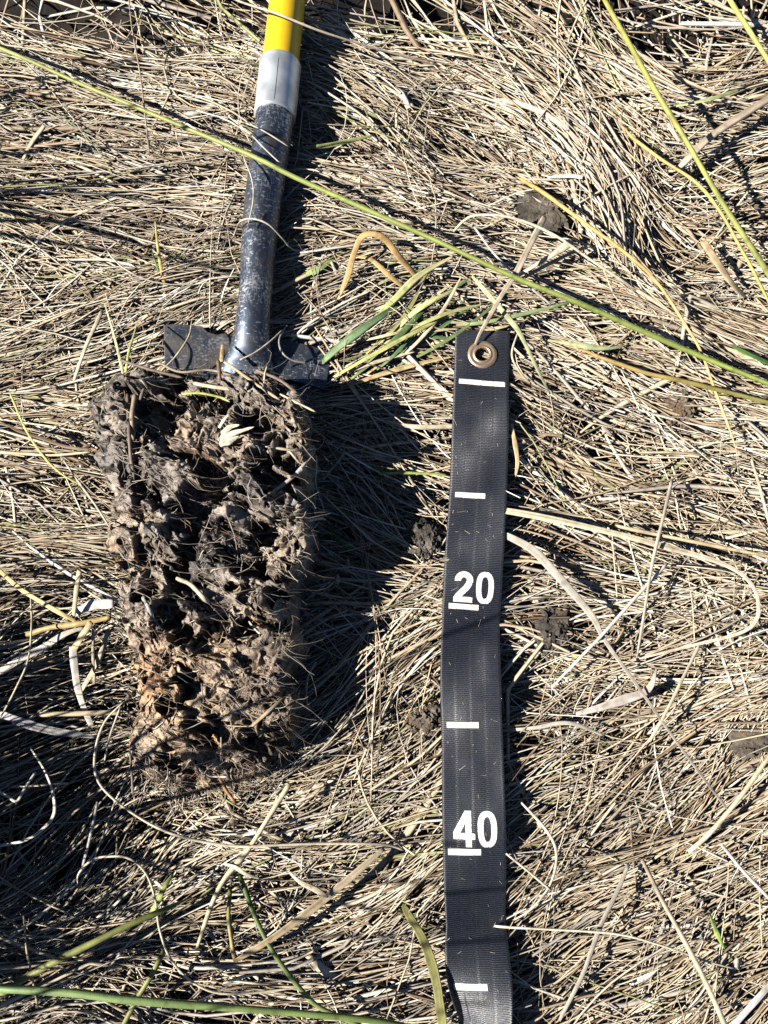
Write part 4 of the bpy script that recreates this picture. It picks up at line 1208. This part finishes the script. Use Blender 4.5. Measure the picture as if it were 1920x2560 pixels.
T('dry_straw', 'tan straw standing steeply above the boat shaped leaf', 'straw', [(1750, 1610, 8), (1706, 1698, 20), (1666, 1779, 20), (1624, 1853, 4)], 9, (.58, .49, .34), .8, n=20)
T('green_sprig', 'tiny bright green blade at lower right among grey straw', 'grass blade', [(1774, 2284, 2), (1793, 2335, 12), (1813, 2374, 4)], [6, 12, 4], (.24, .34, .08), .25)
# around the eyelet and the leaves above it
T('dry_straw', 'dry split stalk lying across the strap end and pointing at the eyelet', 'straw', [(1361, 543, 26), (1325, 613, 34), (1290, 683, 32), (1249, 747, 26), (1220, 799, 19), (1201, 832, 13), (1188, 862, 9)], [16, 19, 17, 13, 11, 10, 8], (.42, .35, .26), .6, n=44, vee=.15)
T('broad_leaf', 'flared torn leaf base below the grey clod', 'leaf', [(1290, 692, 10), (1330, 668, 16), (1380, 638, 20), (1430, 604, 22)], [12, 14, 16, 26], (.64, .57, .44), .3, n=20, taper=(.7, 1))
T('broad_leaf', 'narrower tan leaf lying just under the flared leaf base', 'leaf', [(1300, 700, 6), (1365, 664, 11), (1430, 632, 12), (1478, 614, 8)], [8, 11, 11, 9], (.54, .44, .28), .3, n=20)
T('dry_straw', 'cream arched straw passing over the grey clod', 'straw', [(1135, 578, 4), (1160, 552, 18), (1191, 538, 26), (1261, 541, 32), (1330, 561, 34), (1400, 596, 32), (1470, 645, 26), (1560, 705, 14), (1600, 735, 2)], 8, (.68, .61, .46), n=50)
T('dry_straw', 'grey lilac straw crossing under the long rush towards the strap', 'straw', [(1180, 560, 6), (1240, 640, 14), (1310, 705, 16), (1380, 764, 6)], 7, (.54, .50, .47), n=24)
T('broad_leaf', 'thick brown grey stalk pointing in from the upper right edge', 'leaf', [(1690, 425, -6), (1712, 405, 4), (1770, 347, 12), (1845, 295, 15), (1920, 249, 16), (2020, 195, 2)], [12, 22, 27, 27, 27, 24], (.42, .34, .26), .5, n=30)
T('broad_leaf', 'broad cream and brown leaf lying in the gap at right under the rushes', 'leaf', [(1757, 602, 2), (1788, 648, 8), (1828, 706, 6), (1868, 746, -8)], [22, 27, 25, 14], (.56, .42, .25), .2, n=20, taper=(1, .4))
T('broad_leaf', 'bent orange tan leaf arching beside the spade socket', 'leaf', [(1050, 700, 4), (1000, 645, 18), (962, 598, 27), (930, 585, 30), (903, 594, 28), (885, 636, 22), (868, 694, 15), (843, 750, 2)], [16, 22, 20, 16, 17, 18, 18, 10], (.52, .34, .14), .2, n=50)
T('broad_leaf', 'second orange tan leaf crossing the bent leaf', 'leaf', [(890, 640, 4), (930, 650, 14), (975, 690, 14), (1030, 735, 2)], [10, 14, 14, 8], (.55, .38, .16), .25, n=24)
T('green_leaf', 'broad blue green leaf running from the spade tread towards the strap', 'leaf', [(800, 912, -6), (832, 880, 8), (891, 833, 14), (945, 795, 14), (1000, 762, 4)], [12, 20, 21, 18, 8], (.13, .20, .09), .14, n=30, vee=.1)
T('green_leaf', 'narrow dark green leaf lying below the broad blue green leaf', 'leaf', [(905, 925, -4), (950, 882, 6), (1000, 838, 10), (1064, 770, 12), (1110, 735, 2)], [7, 13, 15, 12, 5], (.09, .15, .05), .16, n=30, vee=.1)
T('green_leaf', 'yellow green leaf fading to tan above the blue green leaf', 'leaf', [(930, 800, 2), (990, 745, 12), (1047, 690, 16), (1134, 640, 6)], [10, 20, 20, 8], (.30, .34, .12), .18, col2=(.55, .48, .26), n=30)
T('green_leaf', 'pale yellow leaf fanning up beside the strap end', 'leaf', [(985, 830, 2), (1030, 785, 12), (1075, 755, 15), (1140, 724, 4)], [8, 17, 18, 6], (.50, .46, .20), .18, n=30)
T('green_leaf', 'light green leaf lying beside the lower spade socket', 'leaf', [(728, 732, 0), (770, 689, 8), (810, 663, 10), (845, 638, 2)], [10, 19, 18, 8], (.22, .30, .10), .18, n=24)
T('green_leaf', 'green blade sticking out from under the spade socket', 'leaf', [(700, 372, 0), (740, 370, 6), (810, 365, 12), (870, 353, 14), (935, 338, 6)], [9, 13, 14, 13, 6], (.10, .17, .08), .2, col2=(.42, .40, .15), n=26)
T('green_leaf', 'pale green blade passing down beside the eyelet end of the strap', 'leaf', [(1180, 690, 2), (1215, 730, 8), (1249, 770, 12), (1292, 822, 14), (1318, 870, 15), (1345, 926, 12), (1375, 985, 2)], [7, 13, 15, 14, 12, 10, 5], (.40, .42, .22), .18, n=36)
T('green_leaf', 'blue green blade lying level just above the strap end', 'leaf', [(1140, 812, 0), (1209, 806, 8), (1307, 785, 13), (1390, 765, 10), (1440, 752, 2)], [6, 12, 12, 9, 4], (.22, .28, .13), .16, n=30)
T('green_leaf', 'grey green blade below the long rush at right of the eyelet', 'leaf', [(1370, 850, 0), (1430, 860, 8), (1500, 870, 9), (1570, 864, 0)], [5, 13, 14, 6], (.32, .35, .18), .16, n=24)
T('green_leaf', 'thin green blade pointing at the thick stalk at upper right', 'leaf', [(1690, 265, 6), (1770, 249, 16), (1850, 224, 10)], [8, 13, 6], (.32, .36, .16), .25, n=18)
T('green_leaf', 'dark green blade at the edge under the long rush', 'leaf', [(1830, 865, 0), (1870, 885, 8), (1930, 912, 6), (1990, 940, -6)], [8, 14, 14, 8], (.06, .13, .03), .2, n=18)
T('green_leaf', 'dark green blade in the shade between slab and strap', 'leaf', [(825, 1330, -10), (855, 1355, -5), (905, 1388, -10)], [10, 13, 5], (.05, .13, .05), .2, n=16)
T('green_sprig', 'thin green blade lying level in front of the slab shadow', 'grass blade', [(945, 1185, -6), (1010, 1182, 2), (1085, 1185, 2), (1120, 1188, 0)], [5, 7, 7, 5], (.34, .40, .10), .5, n=16)
T('dry_straw', 'broad cream straw lying in the slab shadow above the small clod', 'straw', [(960, 1050, -6), (1010, 1063, 2), (1060, 1068, 4), (1128, 1066, 2), (1150, 1066, 0)], [6, 13, 16, 15, 12], (.60, .52, .38), .4, n=20)
T('dry_straw', 'curved cream straw beside the eyelet at the strap corner', 'straw', [(1310, 805, 4), (1290, 845, 14), (1280, 890, 17), (1300, 930, 12), (1328, 960, 2)], 6, (.66, .57, .40), .7, n=26)
T('broad_leaf', 'small curled tan leaf hanging at the strap edge above the ten mark', 'leaf', [(1278, 1060, 6), (1288, 1110, 11), (1294, 1155, 10), (1288, 1195, 2)], [7, 15, 13, 4], (.60, .44, .24), .3, n=20)
# sprigs and straws by the spade
T('green_sprig', 'yellow green upright blade in the combed straw beside the socket', 'grass blade', [(419, 740, -2), (405, 683, 14), (396, 625, 26), (388, 554, 36)], [10, 9, 8, 3], (.42, .22, .10), .35, col2=(.46, .46, .12), n=20)
T('green_sprig', 'small dark green blade leaning on the yellow green upright blade', 'grass blade', [(406, 722, -2), (394, 671, 10), (378, 622, 18)], [7, 6, 3], (.12, .20, .05), .35)
T('green_sprig', 'thin yellow green sprig above the corner of the slab', 'grass blade', [(313, 940, 40), (322, 880, 44), (334, 840, 40), (343, 805, 28)], [6, 7, 5, 3], (.42, .45, .14), .5)
T('green_sprig', 'pale sprig leaning left above the corner of the slab', 'grass blade', [(310, 940, 40), (296, 880, 42), (280, 820, 36), (262, 760, 22)], [7, 7, 5, 3], (.55, .48, .26), .5)
T('dry_straw', 'tan leaf leaning down to the slab from the combed straw', 'straw', [(255, 778, 4), (236, 820, 12), (214, 868, 14), (185, 952, 4)], [11, 13, 12, 8], (.55, .47, .35), .4, n=20)
T('dry_straw', 'grey straw crossing the yellow shaft at the top edge', 'straw', [(520, -40, 10), (590, 0, 36), (694, 35, 50), (810, 81, 44), (960, 127, 24), (1100, 165, 2)], [6, 7, 7, 7, 6, 5], (.50, .43, .33), n=34)
T('dry_straw', 'thin pale straw arched over the middle of the socket', 'straw', [(584, 592, 6), (590, 575, 22), (602, 553, 38), (631, 547, 44), (671, 561, 42), (706, 596, 28), (735, 625, 12), (790, 628, 2)], 5, (.66, .58, .44), n=44)
T('dry_straw', 'thin straw hanging in a long curve down the socket', 'straw', [(598, 360, 14), (612, 400, 46), (630, 450, 48), (633, 500, 46), (620, 565, 42)], 4, (.62, .53, .40), n=30)
T('dry_straw', 'fine straw touching the upper socket below the ferrule', 'straw', [(590, 300, 6), (640, 318, 46), (680, 340, 50), (722, 367, 46)], 4, (.60, .52, .40), n=20)
T('dry_straw', 'fine straw slanting over the socket just above the long rush', 'straw', [(570, 290, 4), (625, 335, 40), (665, 375, 50), (708, 415, 46)], 4, (.62, .54, .42), n=20)
T('dry_straw', 'pale straw springing out over the left tread', 'straw', [(395, 935, 30), (440, 890, 32), (472, 840, 30), (480, 800, 22)], [5, 6, 5, 3], (.56, .48, .30), n=20)
T('dry_straw', 'grey straw crossing the right tread below the socket', 'straw', [(600, 900, 34), (640, 880, 34), (680, 850, 30), (705, 826, 22)], [5, 6, 6, 5], (.48, .41, .32), n=20)
T('dry_straw', 'curled grey straw hooked over the right tread', 'straw', [(766, 908, 8), (730, 900, 14), (705, 880, 20), (698, 850, 18), (712, 820, 6)], 6, (.46, .42, .37), n=30)
T('dry_straw', 'short brown straw stub standing on the blade shoulder', 'straw', [(553, 905, 36), (556, 880, 34), (556, 862, 30)], [13, 13, 9], (.50, .36, .18), .5)
T('dry_straw', 'dark stem standing across the combed straw at the top left', 'straw', [(320, -30, 4), (330, 70, 20), (348, 170, 26), (362, 280, 22), (374, 390, 4)], 5, (.36, .28, .20), n=26)

sedge = empty('sedge_tuft', (0, 0, 0), 'flattened sedge tuft with green and tan leaves fanning between spade tread and strap end', 'sedge')
g = np.random.default_rng(44)
for k in range(26):
    u0, v0 = 850 + g.normal(0, 45) + k * 5, 930 + g.normal(0, 22) - k * 4
    a = math.radians(g.normal(-33, 13)); L_ = g.uniform(140, 330)
    z0 = g.uniform(-8, 4); zm = z0 + g.uniform(3, 12)
    b = g.normal(0, .16)
    pts = [(u0, v0, z0)] + [(u0 + math.cos(a + b * q) * L_ * q, v0 + math.sin(a + b * q) * L_ * q, z0 + (zm - z0) * math.sin(q * 2.6)) for q in (.3, .6, .85, 1.0)]
    c = [(.10, .17, .07), (.17, .22, .08), (.36, .36, .14), (.52, .44, .25), (.46, .35, .18), (.58, .50, .34)][g.integers(0, 6)]
    wd = g.uniform(7, 14)
    stem('leaf', pts, [wd * .6, wd, wd, wd * .7, wd * .25], c, .18, n=22, parent=sedge, vee=.12)

# lint and straw dust caught on the webbing
g = np.random.default_rng(91)
nl = 90
ls, lt, la, ll = g.uniform(.01, .62, nl), g.uniform(-.023, .023, nl), g.uniform(0, 6.28, nl), g.lognormal(math.log(.0022), .6, nl).clip(.0008, .008)
tq = np.linspace(-.5, .5, 4)[None, :]
lp = strap_pt(ls[:, None] + np.sin(la)[:, None] * ll[:, None] * tq, lt[:, None] + np.cos(la)[:, None] * ll[:, None] * tq, .0004)[0]
lw = np.repeat(g.uniform(.00010, .00022, nl)[:, None], 4, 1)
lo = tubes_object('lint', [(lp, lw, lw, np.tile(np.array([.6, .54, .44]), (nl, 4, 1)), np.zeros(nl))], M_PLANT, sides=3, parent=strap_o)
lo['kind'] = 'stuff'

# small clumps of weathered leaf bits mixed into the mat (too many to single out)
bits = [straw_batch(110, *FR, 6, (.02, .06), .0017, .010, .5, .5, flatp=1.0, seed=17, lift=.003, curv=5)]
lb = tubes_object('leaf_litter', bits, M_PLANT, sides=4)
tag(lb, 'small flat weathered leaf scraps caught in the straw mat', 'leaf litter', None, 'stuff')

# tall rushes standing just outside the picture on the sunny side; they throw the thin shadows on shaft and strap
def tuft(x, y, n, h, seed, label):
    root = empty('rush_tuft', (0, 0, 0), label, 'rush', 'rush tufts beside the picture')
    g = np.random.default_rng(seed)
    for k in range(n):
        a = g.uniform(0, 6.28); ln = g.uniform(.06, .22)
        b = np.array([x + g.normal(0, .025), y + g.normal(0, .035), -.04])
        hh = h * g.uniform(.7, 1.1)
        tip = b + np.array([math.cos(a) * ln, math.sin(a) * ln, hh])
        mid = (b + tip) / 2 + np.array([0, 0, .06 * g.random()])
        path, _ = catmull(np.array([b, mid, tip]), np.zeros((3, 1)), 14)
        rr_ = np.linspace(.0030, .0013, 14)
        V, Q, T_3 = sweep_geo(path, rr_, rr_, 6, up=(0, 1, .01))
        link('stem', mesh_np('stem', V, Q, True, np.tile(np.array([(.28, .27, .10)]), (len(V), 1)), T_3), M_PLANT, root)
tuft(-.47, -.15, 13, .46, 3, 'tall rush tuft standing beside the strap forty mark level, out of frame')
tuft(-.52, .47, 12, .42, 5, 'tall rush tuft standing level with the yellow shaft, out of frame')
tuft(-.56, -.36, 14, .52, 8, 'tallest rush tuft standing beyond the bottom left corner, out of frame')

def tussock(x, y, rx, ry2, n, h, seed, label):
    g = np.random.default_rng(seed)
    m = 8
    bx = x + g.normal(0, rx, n); by = y + g.normal(0, ry2, n)
    a = g.uniform(0, 6.28, n); ln = g.uniform(.02, .12, n); hh = h * g.uniform(.5, 1.1, n)
    t = np.linspace(0, 1, m)[None, :]
    pts = np.stack([bx[:, None] + (np.cos(a) * ln)[:, None] * t ** 1.6, by[:, None] + (np.sin(a) * ln)[:, None] * t ** 1.6, -.05 + (hh[:, None] + .05) * (t - .25 * t ** 3)], -1)
    W = g.uniform(.0007, .0016, n)[:, None] * np.interp(t, [0, .7, 1], [1, .8, .3])
    col = PAL[g.choice(len(PAL), n, p=PALP)]
    o = tubes_object('grass_tussock', [(pts, W, W * .6, np.repeat(col[:, None], m, 1), g.normal(0, .5, n))], M_PLANT, sides=4)
    tag(o, label, 'tussock')
tussock(-.47, -.17, .035, .10, 900, .20, 4, 'dry grass tussock shading the hollow at the left edge, out of frame')
